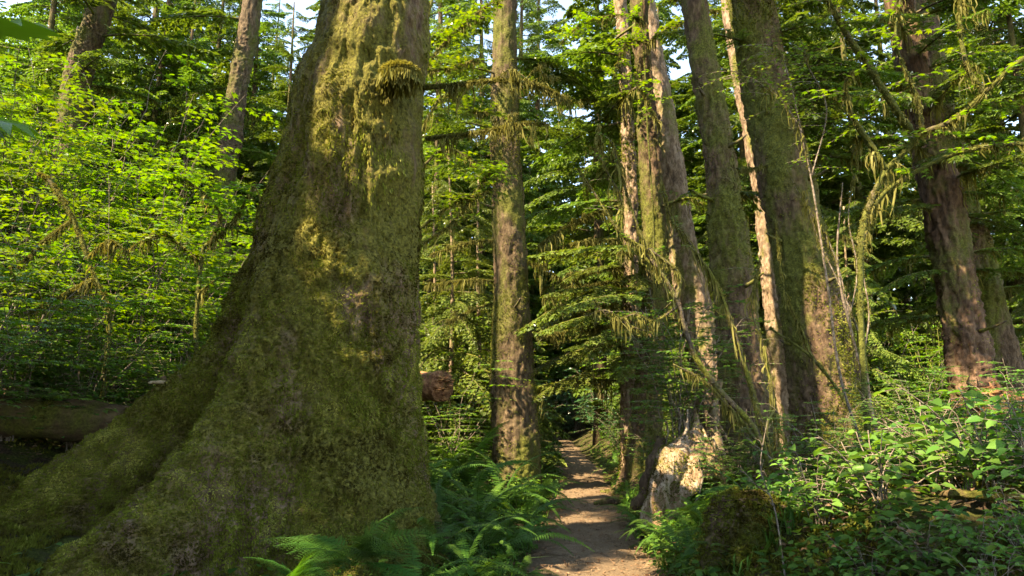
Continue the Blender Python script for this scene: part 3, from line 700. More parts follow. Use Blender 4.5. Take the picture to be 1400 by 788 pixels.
for z, az, L in [(4.4, 20, 2.2), (5.0, -30, 2.4), (5.7, 50, 2.4), (3.6, -10, 2.2), (2.9, 10, 2.0), (6.4, 0, 2.5), (7.2, 30, 2.5), (7.0, -60, 2.2)]:
    add_branch(t9, onaxis(ax9, o9, z), R_(az), L, None, R_(3), .9)
for tt, ax, oo in ((t10, ax10, o10), (t11, ax11, o11)):
    for z, az, L in [(8.6, 10, 2.2), (9.4, 190, 2.4), (9.9, 40, 2.4), (10.6, 160, 2.6), (7.9, 200, 1.8), (10.2, -40, 2.4)]:
        add_branch(tt, onaxis(ax, oo, z), R_(az), L, None, R_(5), .5)

def groot(pl, rad, seed):
    w_ = [np.array([at(px, Y), Y, 0]) for px, Y in pl]
    for q, r in zip(w_, rad): q[2] = H(q[0], q[1]) + r * .35
    return w_, rad, seed
def at(px, Y): return (px - 700) / F * Y / .985
for pl, rad, sd in [([(872, 12.0), (850, 11.3), (826, 10.9), (806, 10.8)], [.13, .10, .07, .03], 1), ([(860, 11.9), (838, 12.0), (815, 12.3)], [.12, .08, .03], 2), ([(880, 11.8), (880, 10.9), (868, 10.2)], [.13, .09, .04], 3)]:
    w_, rad, sd = groot(pl, rad, sd)
    mossy_tube('root', t3, o3, w_, rad, M['bark_mossy'], 22, 10, .3, 400 + sd, 200, .022)
# ------------------------------------------------------------------ conifers of the stand behind
def conifer_proto(seed, Ht, L, n, z0, spr, wid, step, mat=None, r=.16, droop=.3):
    brs = [branch_geo(L, seed * 10 + k, 19, droop * (.5, .9, 1.3, 1.7, 1.1)[k], sprig=spr * (1, 1.15, .9, 1, 1.1)[k], wid=wid, twl=(.36, .3, .42, .34, .38)[k], step=step, rise=.1, twdroop=(.15, .35, .5, .3, .7)[k]) for k in range(5)]
    rg = np.random.default_rng(seed); tr, lb, nd = G(), G(), G()
    tp = np.stack([.1 * np.sin(np.linspace(0, 3, 14) + seed), .1 * np.cos(np.linspace(0, 4, 14) + seed), np.linspace(-.6, Ht, 14)], -1)
    tube(tr, tp, np.interp(np.linspace(0, 1, 14), [0, .06, 1], [r * 1.35, r, .02]), 14, bump=.12, seed=seed)
    for k in range(n):
        f = (k + rg.random()) / n; z = z0 + (Ht * .98 - z0) * f
        s = (1.1 - f) ** .8 * rg.uniform(.55, 1.1) + .06; az = k * 2.399 + rg.normal(0, .5)
        if rg.random() < .10: continue
        ca, sa = math.cos(az), math.sin(az); b = brs[rg.integers(5)]
        m = np.array([[ca, -sa, 0], [sa, ca, 0], [0, 0, 1]]) * s
        c0 = np.array([np.interp(z, tp[:, 2], tp[:, 0]), np.interp(z, tp[:, 2], tp[:, 1]), z])
        lb.put(b[0], m, c0); nd.put(b[1], m, c0)
    return tr, lb, nd
PR = []
for sd, Ht, L, n, z0, rr_ in [(1, 15, 2.7, 120, 1.5, .17), (2, 18, 2.6, 125, 4.0, .2), (3, 12, 2.7, 110, .8, .13), (4, 20, 2.9, 105, 6.5, .24)]:
    tr, lb, nd = conifer_proto(sd, Ht, L, n, z0, .15, .050, .12, r=rr_)
    PR.append((tr.mesh('trunk', M['bark']), lb.mesh('limbs', M['limb']), nd.mesh('crown', M['needle'])))
GLADES = [P(830, 545, 24), P(770, 530, 29), P(1230, 480, 17), P(1300, 430, 20), P(1390, 450, 16), P(900, 430, 20), P(640, 470, 19), P(860, 560, 21), P(790, 500, 34), P(740, 520, 32)]
def shades_glade(x, y, top, reach):
    for q in GLADES:
        d = np.array([x - q[0], y - q[1]]); u = SUN[:2] / np.linalg.norm(SUN[:2]); a = d @ u
        if a > .5 and abs(d[0] * u[1] - d[1] * u[0]) < reach and q[2] + a * SUN[2] / np.linalg.norm(SUN[:2]) < H(x, y) + top * .92: return True
    return False
def conifer(k, x, y, sc, rz, label, group='conifers standing behind the nearer trunks'):
    if shades_glade(x, y, (15, 18, 12, 20)[k] * sc, 1.5): return None
    t = thing('conifer', label, 'tree', (x, y, H(x, y)), rz, group, sc)
    obj('trunk', PR[k][0], t); c = obj('crown', PR[k][2], t); obj('limbs', PR[k][1], c); return t
FARC = 'slender dark conifer in the distant stand seen between the nearer trunks'
def at(px, Y): return (px - 700) / F * Y / .985
for k, px, Y, s, lab in [
    (0, 12, 19, 1.0, 'bushy conifer at the left edge above the brush'), (1, 70, 23, 1.0, 'tall conifer behind the upper left trunk, left side'),
    (3, 175, 24, 1.0, 'tall bare-stemmed conifer right of the upper left trunk'), (2, 225, 20, 1.1, 'short feathery conifer above the brightest brush'),
    (0, 268, 22, 1.05, 'pale-lit conifer left of the slim brown trunk'), (1, 300, 28, 1.1, FARC), (2, 375, 21, 1.1, 'dense conifer between the slim brown trunk and the giant'),
    (0, 415, 24, 1.1, 'conifer half hidden by the left edge of the giant trunk'), (3, 120, 32, 1.1, FARC), (3, 235, 34, 1.1, FARC), (1, 350, 33, 1.1, FARC),
    (2, 612, 21, 1.0, 'green conifer just right of the giant trunk'), (1, 640, 27, 1.0, 'taller conifer between the giant and the slender grey trunk'), (3, 590, 31, 1.0, FARC), (0, 660, 34, .9, FARC),
    (1, 733, 27, .85, 'teal-shaded low conifer right of the slender grey trunk'), (1, 818, 33, .85, 'small conifer above the far end of the path'), (0, 835, 36, .7, FARC), (1, 728, 38, .9, FARC),
    (2, 930, 27, .8, 'conifer glimpsed between the leaning trunk and the red-brown trunk'), (1, 1145, 24, .62, 'young conifer right of the thickest trunk'),     (2, 1195, 29, .8, FARC), (0, 1265, 31, .7, FARC), (0, 1450, 19, .8, 'conifer beyond the right edge of the view'), (3, 960, 36, .8, FARC), (1, 1085, 34, .75, FARC),
    (1, 735, 30, 1.25, 'tall lacy conifer against the sky left of the flared trunk'), (1, 822, 25, 1.35, 'lacy conifer rising over the path against the sky'), (2, 920, 23, 1.35, 'lacy conifer between the flared trunk and the red-brown trunk'), (1, 985, 27, 1.35, FARC),
    (2, 1030, 21, 1.4, 'lacy conifer between the red-brown trunk and the thickest trunk'), (1, 1130, 26, 1.35, 'tall lacy conifer right of the thickest trunk'), (2, 1180, 20, 1.5, 'lacy conifer above the mossy maple fork'), (1, 1375, 24, 1.35, 'tall lacy conifer right of the cedar pair'), (2, 1440, 18, 1.5, 'lacy conifer at the far right edge'), (1, 880, 34, 1.5, FARC), (1, 690, 36, 1.4, FARC), (1, 40, 27, 1.2, FARC), (2, 180, 20, 1.2, 'lacy conifer right of the upper left trunk'), (2, 330, 23, 1.3, 'lacy conifer behind the slim brown trunk'), (1, 430, 30, 1.2, FARC), (1, 618, 29, 1.7, FARC), (1, 655, 42, 2.0, FARC), (1, 712, 44, 2.1, FARC), (1, 625, 46, 2.1, FARC), (1, 738, 47, 2.2, FARC), (1, 1085, 22, 1.6, 'tall lacy conifer between the pale thin trunk and the thickest trunk'), (1, 1150, 31, 1.7, FARC), (1, 1390, 20, 1.6, 'tall lacy conifer at the far right edge'), (1, 905, 30, 1.7, FARC), (3, 590, 36, 1.7, FARC), (1, 1240, 33, 1.7, FARC), (1, 680, 31, 1.7, FARC)]:
    x = at(px, Y); conifer(k, x, Y, s, (px * 1.7) % 6.28, lab)
tr, lb, nd = conifer_proto(7, 7.5, 2.3, 74, .5, .12, .036, .09, r=.07, droop=.45)
YH = (tr.mesh('trunk', M['bark_sunlit']), lb.mesh('limbs', M['limb']), nd.mesh('crown', M['needle_lit']))
YL = 'young drooping hemlock in the gaps of the stand'
for k, (px, Y, s, lab) in enumerate([(612, 14.5, .95, 'young drooping hemlock just right of the giant trunk'), (655, 17, 1.05, 'young drooping hemlock left of the slender grey trunk'), (690, 19.5, .75, 'young drooping hemlock left of the far path'), (925, 18.5, 1.0, 'young drooping hemlock behind the flared trunk'), (918, 20, .9, 'young drooping hemlock right of the far path'), (672, 22, 1.1, YL), (1000, 19, 1.0, YL), (1165, 15, .8, 'young drooping hemlock right of the thickest trunk'), (1410, 12.8, .6, 'young drooping hemlock at the right edge'), (590, 20, 1.1, YL), (905, 26, 1.1, YL), (872, 30, 1.1, YL), (1100, 18, .9, YL), (230, 18, 1.0, 'young drooping hemlock above the left bank thicket'), (400, 18, 1.1, 'young drooping hemlock beside the giant trunk on the left bank'), (60, 18.5, 1.1, 'young drooping hemlock above the thicket near the left edge')]):
    x = at(px, Y)
    if shades_glade(x, Y, 7.5 * s, 1.4): continue
    t = thing('young_hemlock', lab, 'tree', (x, Y, H(x, Y)), (px * 2.3) % 6.28, 'young hemlocks in the stand', s)
    obj('trunk', YH[0], t); c = obj('crown', YH[2], t); obj('limbs', YH[1], c)
for z in np.arange(4.6, 9.0, .22):
    for q in (0, 1):
        az = RNG.choice([RNG.uniform(130, 230), RNG.uniform(-40, 50), RNG.uniform(60, 120)])
        add_branch(t3 if q else t12, onaxis(ax3 if q else ax12, o3 if q else o12, z), R_(az), RNG.uniform(1.7, 3.2), None, R_(RNG.uniform(-4, 8)), .6)
for z in np.arange(5.6, 9.4, .35): add_branch(t4, onaxis(ax4, o4, z), R_(RNG.choice([RNG.uniform(130, 230), RNG.uniform(-40, 60)])), RNG.uniform(1.6, 2.6), None, R_(3), .5)
for z in np.arange(6.4, 9.6, .4): add_branch(t6, onaxis(ax6, o6, z), R_(RNG.uniform(-70, 90)), RNG.uniform(1.4, 2.4), None, R_(3), .5)
for z in np.arange(5.6, 8.2, .4): add_branch(t7, onaxis(ax7, o7, z), R_(RNG.uniform(-40, 80)), RNG.uniform(1.6, 2.6), None, R_(3), .6)
# the farther forest reads as one mass
fw_t, fw_c = G(), G()
rg = np.random.default_rng(77)
fb = [branch_geo(3.4, 900 + k, 10, .3, sprig=.5, wid=.16, twl=.4, step=.34, rise=.1)[1] for k in range(3)]
fbT = []
for v in range(3):
    gg = G()
    for k in range(46):
        f = (k + .5) / 46; z = 1.0 + 15 * f; s = (1.08 - f) ** .8 * rg.uniform(.6, 1.1); az = k * 2.399
        ca, sa = math.cos(az), math.sin(az)
        gg.put(fb[k % 3], np.array([[ca, -sa, 0], [sa, ca, 0], [0, 0, 1]]) * s, np.array([0, 0, z]))
    fbT.append(gg)
for k in range(150):
    Yf = rg.uniform(40, 95); xf = rg.uniform(-.95, .95) * Yf
    s = rg.uniform(1.1, 1.9)
    a = rg.random() * 6.28; m = np.array([[math.cos(a), -math.sin(a), 0], [math.sin(a), math.cos(a), 0], [0, 0, 1]]) * s
    fw_c.put(fbT[k % 3], m, np.array([xf, Yf, H(xf, Yf)]))
    tube(fw_t, [[xf, Yf, H(xf, Yf) - 1], [xf, Yf, H(xf, Yf) + 15 * s]], [.22, .04], 6)
fo = obj('far_forest', fw_c.mesh('far_forest', M['needle'])); tag(fo, 'far mass of dark conifers closing the view behind everything', 'forest', None, 'stuff')
f2 = obj('trunk', fw_t.mesh('trunk', M['bark']), fo); f2['kind'] = 'stuff'

# unseen canopy trees added left of the camera to throw the dappled shade
for k, (x, y, zt, n, L) in enumerate([(-8.8, 1.0, 17, 70, 3.4), (-12.5, 3.6, 19, 70, 3.6), (-9.5, -3.5, 18, 66, 3.4), (-5.0, -3.2, 16, 60, 3.2), (-16.5, 6.5, 20, 64, 3.6), (-1.5, -4.5, 17, 60, 3.4), (-14.0, -.6, 20, 60, 3.6), (-8.6, 4.4, 19, 130, 3.4), (-4.4, 1.6, 17, 120, 3.4), (-6.2, -1.2, 17, 80, 3.4), (-12, 8.2, 20, 100, 3.4), (-1.2, -1.6, 16, 70, 3.2), (-7.2, 1.9, 14, 110, 2.6)]):
    z0 = H(x, y); t = thing('hemlock', 'tall unseen hemlock added left of the camera to cast canopy shade', 'tree', (x, y, z0), 0, 'unseen shade trees added left of the camera')
    gt = G(); tube(gt, [[0, 0, -.5], [.1, .1, zt * .5], [0, 0, zt]], [.34, .25, .05], 16, bump=.1, seed=k); obj('trunk', gt.mesh('trunk', M['bark']), t)
    wd, nd = crown_geo(lambda z: np.array([x, y, z]), max(z0 + 4.5, 6.0), zt, n, L, 40 + k)
    a_, b_ = G(), G(); off = -np.array([x, y, z0]); a_.put(wd, None, off); b_.put(nd, None, off)
    cr = obj('crown', b_.mesh('crown', M['needle']), t); obj('limbs', a_.mesh('limbs', M['limb']), cr)

# ------------------------------------------------------------------ broadleaf shrubs
def shrub_geo(seed, Ht, R, nst, ntw, twl, gap, leaf, lsize, z0=.25, droop=.15, rstem=.012, up=.32, arch=1.0, tilt=.35, fan=0):
    rg = np.random.default_rng(seed); wd, lf = G(), G()
    PP, DD = [], []
    for s in range(nst):
        az = s * 2.399 + rg.normal(0, .4); h = Ht * rg.uniform(.55, 1.05); rad = R * rg.uniform(.3, 1.05)
        t = np.linspace(0, 1, 9)
        pts = np.stack([math.cos(az) * rad * t ** 1.4, math.sin(az) * rad * t ** 1.4, h * (t * (1 + .35 * arch) - .35 * arch * t * t)], -1) + np.append(rg.normal(0, .08 * R, 2), -.05)
        pts[1:] += rg.normal(0, .025 * Ht * .5, (8, 3))
        tube(wd, spline(pts, 14), np.linspace(rstem, .003, 14), 5, cap=False)
        for k in range(ntw):
            tt = z0 + (1 - z0) * (k + rg.random()) / ntw
            b = np.array([np.interp(tt, t, pts[:, c]) for c in range(3)])
            a = az + rg.normal(0, 1.2); l = twl * rg.uniform(.5, 1.1) * (1.1 - .5 * tt)
            sl = rg.uniform(-.1, up); ss = np.linspace(0, 1, 5)
            tw = b + np.stack([math.cos(a) * l * ss, math.sin(a) * l * ss, l * (sl * ss - droop * ss ** 2)], -1)
            tube(wd, tw, np.linspace(.004, .0015, 5), 3, cap=False)
            m = max(2, int(l / gap)); q = (np.arange(m) + .6) / m
            p = np.stack([np.interp(q, ss, tw[:, c]) for c in range(3)], -1)
            sd = np.where(np.arange(m) % 2 == 0, 1, -1) * rg.uniform(.6, 1.1, m); sd[-1] = 0
            aa = a + sd
            PP.append(p); DD.append(np.stack([np.cos(aa), np.sin(aa), rg.normal(-.12, .15, m)], -1))
            for f in range(fan):          # side twigs lying in the same flat spray
                u = .2 + .6 * f / max(1, fan - 1); b2 = np.array([np.interp(u, ss, tw[:, c]) for c in range(3)])
                a2 = a + (1 if f % 2 else -1) * rg.uniform(.6, 1.0); l2 = l * rg.uniform(.35, .6)
                t2_ = b2 + np.stack([math.cos(a2) * l2 * ss, math.sin(a2) * l2 * ss, l2 * (.04 * ss - .12 * ss ** 2)], -1)
                tube(wd, t2_, np.linspace(.0025, .001, 5), 3, cap=False)
                m2 = max(2, int(l2 / gap)); q2 = (np.arange(m2) + .7) / m2
                PP.append(np.stack([np.interp(q2, ss, t2_[:, c]) for c in range(3)], -1))
                a3 = a2 + np.where(np.arange(m2) % 2 == 0, 1, -1) * rg.uniform(.5, 1.0, m2)
                DD.append(np.stack([np.cos(a3), np.sin(a3), rg.normal(-.1, .1, m2)], -1))
    p, d = np.concatenate(PP), np.concatenate(DD); n = len(p)
    upv = nrm(np.array([0, 0, 1.]) + rg.normal(0, tilt, (n, 3)))
    scatter(lf, *leaf, p, frames(d, upv), lsize * rg.uniform(.55, 1.15, n), np.clip(rg.beta(2, 2, n), 0, 1))
    return wd, lf
def shrub_proto(args, wmat, lmat):
    wd, lf = shrub_geo(*args[0], **args[1]); return wd.mesh('stems', wmat), lf.mesh('foliage', lmat)
VM = [shrub_proto(((10 + k, 3.6 + .4 * k, 2.0, 11, 9, 1.2, .085, (PA5, OV, PA5)[k], .135), dict(z0=.15, droop=.08, up=.08, tilt=.2, fan=4)), M['twig'], M['maple']) for k in range(3)]
HB = [shrub_proto(((20 + k, 2.2, 1.1, 13, 15, .6, .038, leaf_kite(.62), .075), dict(z0=.2, droop=.08, tilt=.3, fan=3)), M['twig'], M['shrub']) for k in range(2)]
SB = [shrub_proto(((30 + k, 1.5, 1.0, 13, 9, .55, .075, OV, .10), dict(z0=.25, droop=.15)), M['twig'], M['shrub']) for k in range(2)]
SA = [shrub_proto(((40 + k, .62, .48, 11, 5, .26, .06, OV, .105), dict(z0=.3, droop=.12, rstem=.005, tilt=.4)), M['twig'], M['salal']) for k in range(3)]
BL = [shrub_proto(((50 + k, 1.9, 1.3, 14, 10, .6, .07, OV, .14), dict(z0=.15, droop=.12)), M['twig'], M['blue']) for k in range(2)]
AL = [shrub_proto(((60 + k, 6.5, 2.8, 11, 22, 1.6, .12, OV, .17), dict(z0=.15, droop=.15, rstem=.05, tilt=.5)), M['limb'], M['flat']) for k in range(2)]
def shrub(proto, name, x, y, sc, rz, label, cat, group, dz=0):
    t = thing(name, label, cat, (x, y, H(x, y) + dz), rz, group, sc)
    obj('stems', proto[0], t); obj('foliage', proto[1], t); return t
VG = 'vine maples of the left bank thicket'
VL = 'leafy vine maple in the thick of the bright brush on the left bank'
for k, (px, Y, s, lab) in enumerate([
    (-30, 6.6, .75, 'vine maple cut by the left edge of the picture above the mossy log'), (60, 8.2, .8, 'shaded vine maple right behind the mossy log at the left'), (190, 9.2, .85, 'sunlit vine maple with layered yellow-green leaves in front on the left bank'),
    (300, 9.6, .8, 'vine maple crowding the left flank of the giant trunk'), (110, 10.5, 1.0, VL), (235, 11.2, 1.0, 'tallest sunlit vine maple, below the slim brown trunk'), (340, 11.8, 1.0, 'vine maple tucked behind the giant trunk at its narrowest'),
    (0, 10.2, 1.0, VL), (60, 12.5, 1.1, 'vine maple below the upper left trunk'), (170, 13.2, 1.1, VL), (290, 13.8, 1.1, VL), (400, 13.6, 1.05, VL), (-60, 13, 1.1, VL), (115, 15.5, 1.1, VL), (360, 16.5, 1.1, VL), (230, 16.8, 1.1, VL), (10, 16.5, 1.1, VL), (105, 13, 1.4, 'tall vine maple hiding the foot of the upper left trunk'), (322, 14.5, 1.35, 'tall vine maple hiding the foot of the slim brown trunk'), (55, 14, 1.4, VL), (180, 15, 1.45, VL), (405, 15, 1.35, VL), (252, 15.5, 1.4, VL), (-20, 12, 1.3, VL)]):
    shrub(VM[k % 3], 'vine_maple', at(px, Y), Y, s, k * 1.3, lab, 'shrub', VG)
VB = 'leafy vine maple filling the gap behind the nearer trunks'
for k, (px, Y, s, lab) in enumerate([(615, 13, .75, 'vine maple close behind the right side of the giant trunk'), (645, 16, 1.0, VB), (605, 18, 1.1, VB), (665, 20, 1.1, VB), (698, 16.5, .5, 'vine maple right of the slender grey trunk'), (930, 16, .9, 'vine maple behind the bleached stump'), (975, 17, 1.0, VB), (1045, 17, .9, VB), (1180, 16, .9, 'vine maple right of the thickest trunk'), (1225, 17.5, 1.0, VB), (1280, 15, .9, 'vine maple left of the cedar pair'), (1390, 14.5, 1.0, 'vine maple right of the cedar pair'), (905, 24.5, 1.1, VB), (905, 22, 1.2, VB), (1110, 20, 1.2, VB), (1350, 19, 1.2, VB), (630, 25, 1.3, VB), (690, 28, 1.3, VB), (1005, 24, 1.3, VB), (880, 31, 1.4, VB)]):
    shrub(VM[k % 3], 'vine_maple', at(px, Y), Y, s, k * 1.7 + .4, lab, 'shrub', 'vine maples between the trunks')
for k, (px, Y, s, lab) in enumerate([(130, 7.6, .8, 'small-leaved huckleberry low in the dark behind the mossy log'), (255, 8.4, .8, 'small-leaved huckleberry beside the left root of the giant trunk'), (30, 7.2, .8, 'small-leaved huckleberry at the left edge above the log'),
    (925, 8.35, .9, 'sunlit small-leaved huckleberry growing out of the bleached stump'), (902, 8.9, .5, 'sunlit huckleberry left behind the bleached stump'), (1010, 7.6, .5, 'shaded huckleberry at the foot of the red-brown trunk')]):
    dz = .75 if k == 3 else 0
    shrub(HB[k % 2], 'huckleberry', at(px, Y), Y, s, k * 2.1, lab, 'shrub', 'huckleberry bushes', dz)
UL = 'green undergrowth shrub among others beyond the ferns'
for k, (px, Y, s, lab) in enumerate([(600, 14, .9, 'green shrub behind the broken log end'), (640, 15.5, 1.0, UL), (670, 18, 1.1, UL), (615, 19, 1.2, UL), (712, 17, .7, 'shrub overhanging the left side of the path past the slender trunk'), (728, 21, .9, UL),
    (842, 17, .6, 'sunlit low bush on the right edge of the path before the flared trunk'), (836, 21, .7, UL), (860, 22, 1.1, UL), (905, 17, 1.0, 'bush right behind the flared trunk'), (945, 18, 1.0, UL), (1000, 20, 1.1, UL), (655, 12.6, .6, 'shrub leaning on the left of the slender grey trunk'), (725, 14, .5, 'low shrub at the right foot of the slender grey trunk')]):
    shrub(SB[k % 2], 'understory_shrub', at(px, Y), Y, s, k * 1.9, lab, 'shrub', 'undergrowth shrubs')
BLL = 'bluish-green glossy bush where the path disappears'
for k, (px, Y, s, lab) in enumerate([(826, 27, .9, 'low bluish-green glossy bush right of the far bend of the path'), (862, 24, .8, BLL), (832, 33, 1.1, BLL), (792, 36, 2.0, 'tall bluish bush right where the path runs out'), (818, 30, 1.7, 'tall bluish bush right of the far bend of the path'), (722, 34, 1.8, 'tall bluish bush left of the far bend of the path'), (752, 50, 2.6, 'tall bluish bush closing the end of the path'), (850, 27, 1.6, 'tall bluish bush left of the flared trunk, beyond it'), (842, 21.5, .8, 'glossy bush standing nearest, right of the path beyond the flared trunk'), (845, 28, 1.1, BLL), (728, 27, .9, 'low bluish-green glossy bush left of the far bend of the path'), (722, 36, 1.1, BLL), (772, 42, 1.3, 'low bluish-green glossy bush in the middle at the end of the path'), (870, 32, 1.3, BLL), (715, 30, 1.2, BLL)]):
    shrub(BL[k % 2], 'glossy_bush', at(px, Y), Y, s, k * 1.1, lab, 'shrub', 'bushes at the end of the path')
ALL_ = 'bright sunlit alder in the clearing on the far right'
for k, (px, Y, s, lab) in enumerate([(1225, 20, .8, 'sunlit alder between the thickest trunk and the cedar pair'), (1290, 23, .9, ALL_), (1380, 18, .8, 'sunlit alder right of the cedar pair'), (1180, 26, .95, ALL_), (1340, 28, 1.0, ALL_), (1090, 25, .9, 'sunlit alder glimpsed between the pale thin trunk and the thickest trunk'), (960, 26, .9, 'alder glimpsed left of the red-brown trunk'),
    (600, 26, .9, 'alder glimpsed between the giant trunk and the slender grey trunk'), (770, 44, 1.0, 'alder far beyond the end of the path'), (860, 40, 1.0, 'alder far behind the flared trunk'), (660, 40, 1.0, 'alder far behind the slender grey trunk'), (1260, 36, 1.2, ALL_), (1420, 24, .9, ALL_), (1010, 36, 1.0, 'alder far behind the red-brown trunk'), (1212, 15.5, .55, 'bright young alder right behind the mossy maple'), (1262, 17, .65, 'bright young alder just left of the cedar pair'), (1330, 18, .7, ALL_), (1405, 15.5, .6, 'bright young alder at the right edge')]):
    shrub(AL[k % 2], 'alder', at(px, Y), Y, s, k * 1.7, lab, 'tree', 'alders in the background')
for k, (px, Y, s, lab) in enumerate([(1115, 4.6, .35, 'small-leaved huckleberry right of the mossy stump'), (1235, 4.8, .4, 'small-leaved huckleberry in the middle of the right foreground'), (1345, 5.3, .45, 'small-leaved huckleberry below the shredded stump'), (1285, 6.4, .4, 'airy huckleberry in front of the reddish trunk'), (968, 7.7, .4, 'small huckleberry growing over the hollow of the bleached stump'), (1398, 4.4, .4, 'small-leaved huckleberry at the right edge in the foreground')]):
    shrub(HB[k % 2], 'huckleberry', at(px, Y), Y, s, k * 2.3 + .5, lab, 'shrub', 'huckleberry bushes')
SL = 'broad-leaved salal plant in the dim right foreground tangle'
for k, (px, Y, s, lab) in enumerate([(1100, 4.3, .85, 'salal plant with pale oval leaves low beside the mossy stump'), (1180, 3.9, .9, 'salal plant at the bottom centre of the right foreground tangle'), (1260, 4.4, 1.0, SL), (1330, 3.8, 1.0, 'salal plant with large leaves in the lower right corner'),
    (1390, 4.6, 1.1, 'salal plant at the right edge below the shredded stump'), (1220, 5.4, 1.0, 'salal plant in front of the thickest trunk, on the rise'), (1300, 5.8, 1.2, 'tall salal plant below the reddish trunk'), (1120, 5.8, .9, 'salal plant at the left foot of the thickest trunk'), (1390, 6.4, 1.2, 'tall salal plant at the right edge beside the shredded stump'), (1160, 4.9, .8, SL), (1050, 5.3, .7, 'small salal plant right behind the mossy stump'), (1240, 6.8, 1.2, SL), (1330, 7.6, 1.3, SL), (1420, 5.2, 1.2, SL), (1350, 4.3, 1.0, SL), (1290, 3.9, .8, 'salal plant beside the mossy fallen branch in the lower right'), (1375, 3.6, .9, SL), (1210, 4.6, .8, SL), (1270, 5.2, 1.1, SL), (1340, 5.0, 1.1, SL), (1150, 5.4, .9, SL), (1190, 6.1, 1.0, SL), (1090, 5.0, .7, SL), (1395, 3.2, .42, SL), (1345, 3.25, .45, SL), (1290, 3.2, .42, SL), (1230, 3.3, .45, SL), (1370, 2.95, .4, SL), (1310, 2.9, .4, SL), (1400, 3.6, .5, SL), (1160, 3.4, .42, SL), (1410, 2.9, .4, SL)]):
    shrub(SA[k % 3], 'salal', at(px, Y), Y, s, k * 2.3, lab, 'plant', 'salal plants of the right foreground')
for k, (px, Y, s, lab) in enumerate([(20, 7.9, 1.7, 'broad-leaved plant above the left end of the mossy log'), (95, 7.9, 1.5, 'broad-leaved plant above the middle of the mossy log'), (165, 8.0, 1.6, 'broad-leaved plant above the right end of the mossy log'), (235, 8.0, 1.5, 'broad-leaved plant beside the bracket fungus'), (130, 8.7, 2.0, 'taller broad-leaved plant behind the mossy log'), (270, 8.7, 1.9, 'broad-leaved plant at the foot of the pale maple stem'), (45, 8.8, 2.0, 'taller broad-leaved plant near the left edge behind the log')]):
    shrub(SA[k % 3], 'broadleaf_plant', at(px, Y), Y, s, k * 2.1, lab, 'plant', 'broad-leaved plants of the left bank')
for k, (px, Y, s, lab) in enumerate([(1290, 9, .75, 'leafy shrub before the cedar pair'), (1235, 10, .8, 'leafy shrub in the gap right of the thickest trunk'), (1400, 9.5, .9, 'leafy shrub at the right edge behind the shredded stump'), (1180, 12, .8, 'leafy shrub behind the thickest trunk on its right'), (1270, 13, 1.0, 'leafy shrub at the edge of the clearing'), (1255, 7.6, .45, 'fresh green shrub before the gap right of the thickest trunk'), (1325, 7.2, .5, 'fresh green shrub at the foot of the reddish trunk'), (1385, 7.8, .7, 'fresh green shrub behind the shredded stump')]):
    shrub(SB[k % 2], 'understory_shrub', at(px, Y), Y, s, k * 1.9 + .7, lab, 'shrub', 'undergrowth shrubs')

# ------------------------------------------------------------------ ferns
def frond_geo(seed, L, arch, npair, plen, pw, lady=False):
    rg = np.random.default_rng(seed); g = G(); t = np.linspace(0, 1, 16)
    a0 = arch; ang = a0 - t * (a0 + rg.uniform(.35, .75))
    ds = L / 15; pts = np.zeros((16, 3)); side = rg.normal(0, .06)
    for k in range(1, 16): pts[k] = pts[k - 1] + ds * np.array([math.cos(ang[k]), side * t[k], math.sin(ang[k])])
    tube(g, pts, np.linspace(.0035, .001, 16), 4, .05, cap=False)
    s = np.linspace(.14, .985, npair); prof = plen * (np.minimum(1, .45 + (s - .1) * 3.2) * np.maximum(.06, 1 - np.maximum(0, s - .35) / .66) ** .8)
    pos = np.stack([np.interp(s, t, pts[:, c]) for c in range(3)], -1)
    tan = nrm(np.stack([np.interp(s, t, np.gradient(pts[:, c])) for c in range(3)], -1))
    sid = nrm(np.cross(np.array([0, 0, 1.]), tan)); nor = np.cross(tan, sid)
    tone = np.clip(.35 + .25 * rg.normal() + rg.normal(0, .1, npair), 0, 1)
    for sd in (-1, 1):
        d = nrm(sid * sd + tan * .28 + nor * rg.normal(-.12, .10, (npair, 1)))
        if not lady:
            V = np.array([[0, .25, 0], [0, -.25, 0], [.12, .5, .02], [.12, -.5, 0], [.6, .36, -.05], [.6, -.3, -.06], [1, 0, -.14]])
            T = np.array([[0, 1, 3], [0, 3, 2], [2, 3, 5], [2, 5, 4], [4, 5, 6]])
            sc = np.stack([prof, np.full(npair, pw), prof], -1)
            k = len(V); W = V[None] * sc[:, None, :]
            W = np.einsum('kij,knj->kni', frames(d, nor), W) + pos[:, None, :]
            g.add(W.reshape(-1, 3), (T[None] + (np.arange(npair) * k)[:, None, None]).reshape(-1, 3), None, np.repeat(tone, k))
        else:
            for q in range(npair):
                m = max(3, int(prof[q] / .014)); u = (np.arange(m) + .5) / m
                pp = pos[q] + d[q] * (prof[q] * u)[:, None] - nor[q] * (.12 * prof[q] * u ** 2)[:, None]
                ps = nrm(np.cross(nor[q], d[q])); ll = .030 * (1 - u * .85) * (prof[q] / plen) + .005
                for s2 in (-1, 1):
                    scatter(g, *leaf_kite(.55), pp, frames(nrm(ps * s2 + d[q] * .5 + 0 * pp), np.repeat(nor[q][None], m, 0)), ll, np.full(m, tone[q]))
    return g
FR = [frond_geo(500 + k, .95, (1.25, .95, .75, 1.1, .55)[k], 38, .092, .019).mesh('frond', M['fern']) for k in range(5)]
LF = [frond_geo(520 + k, .62, (1.1, .8, .6)[k], 22, .15, .02, True).mesh('frond', M['ladyfern']) for k in range(3)]
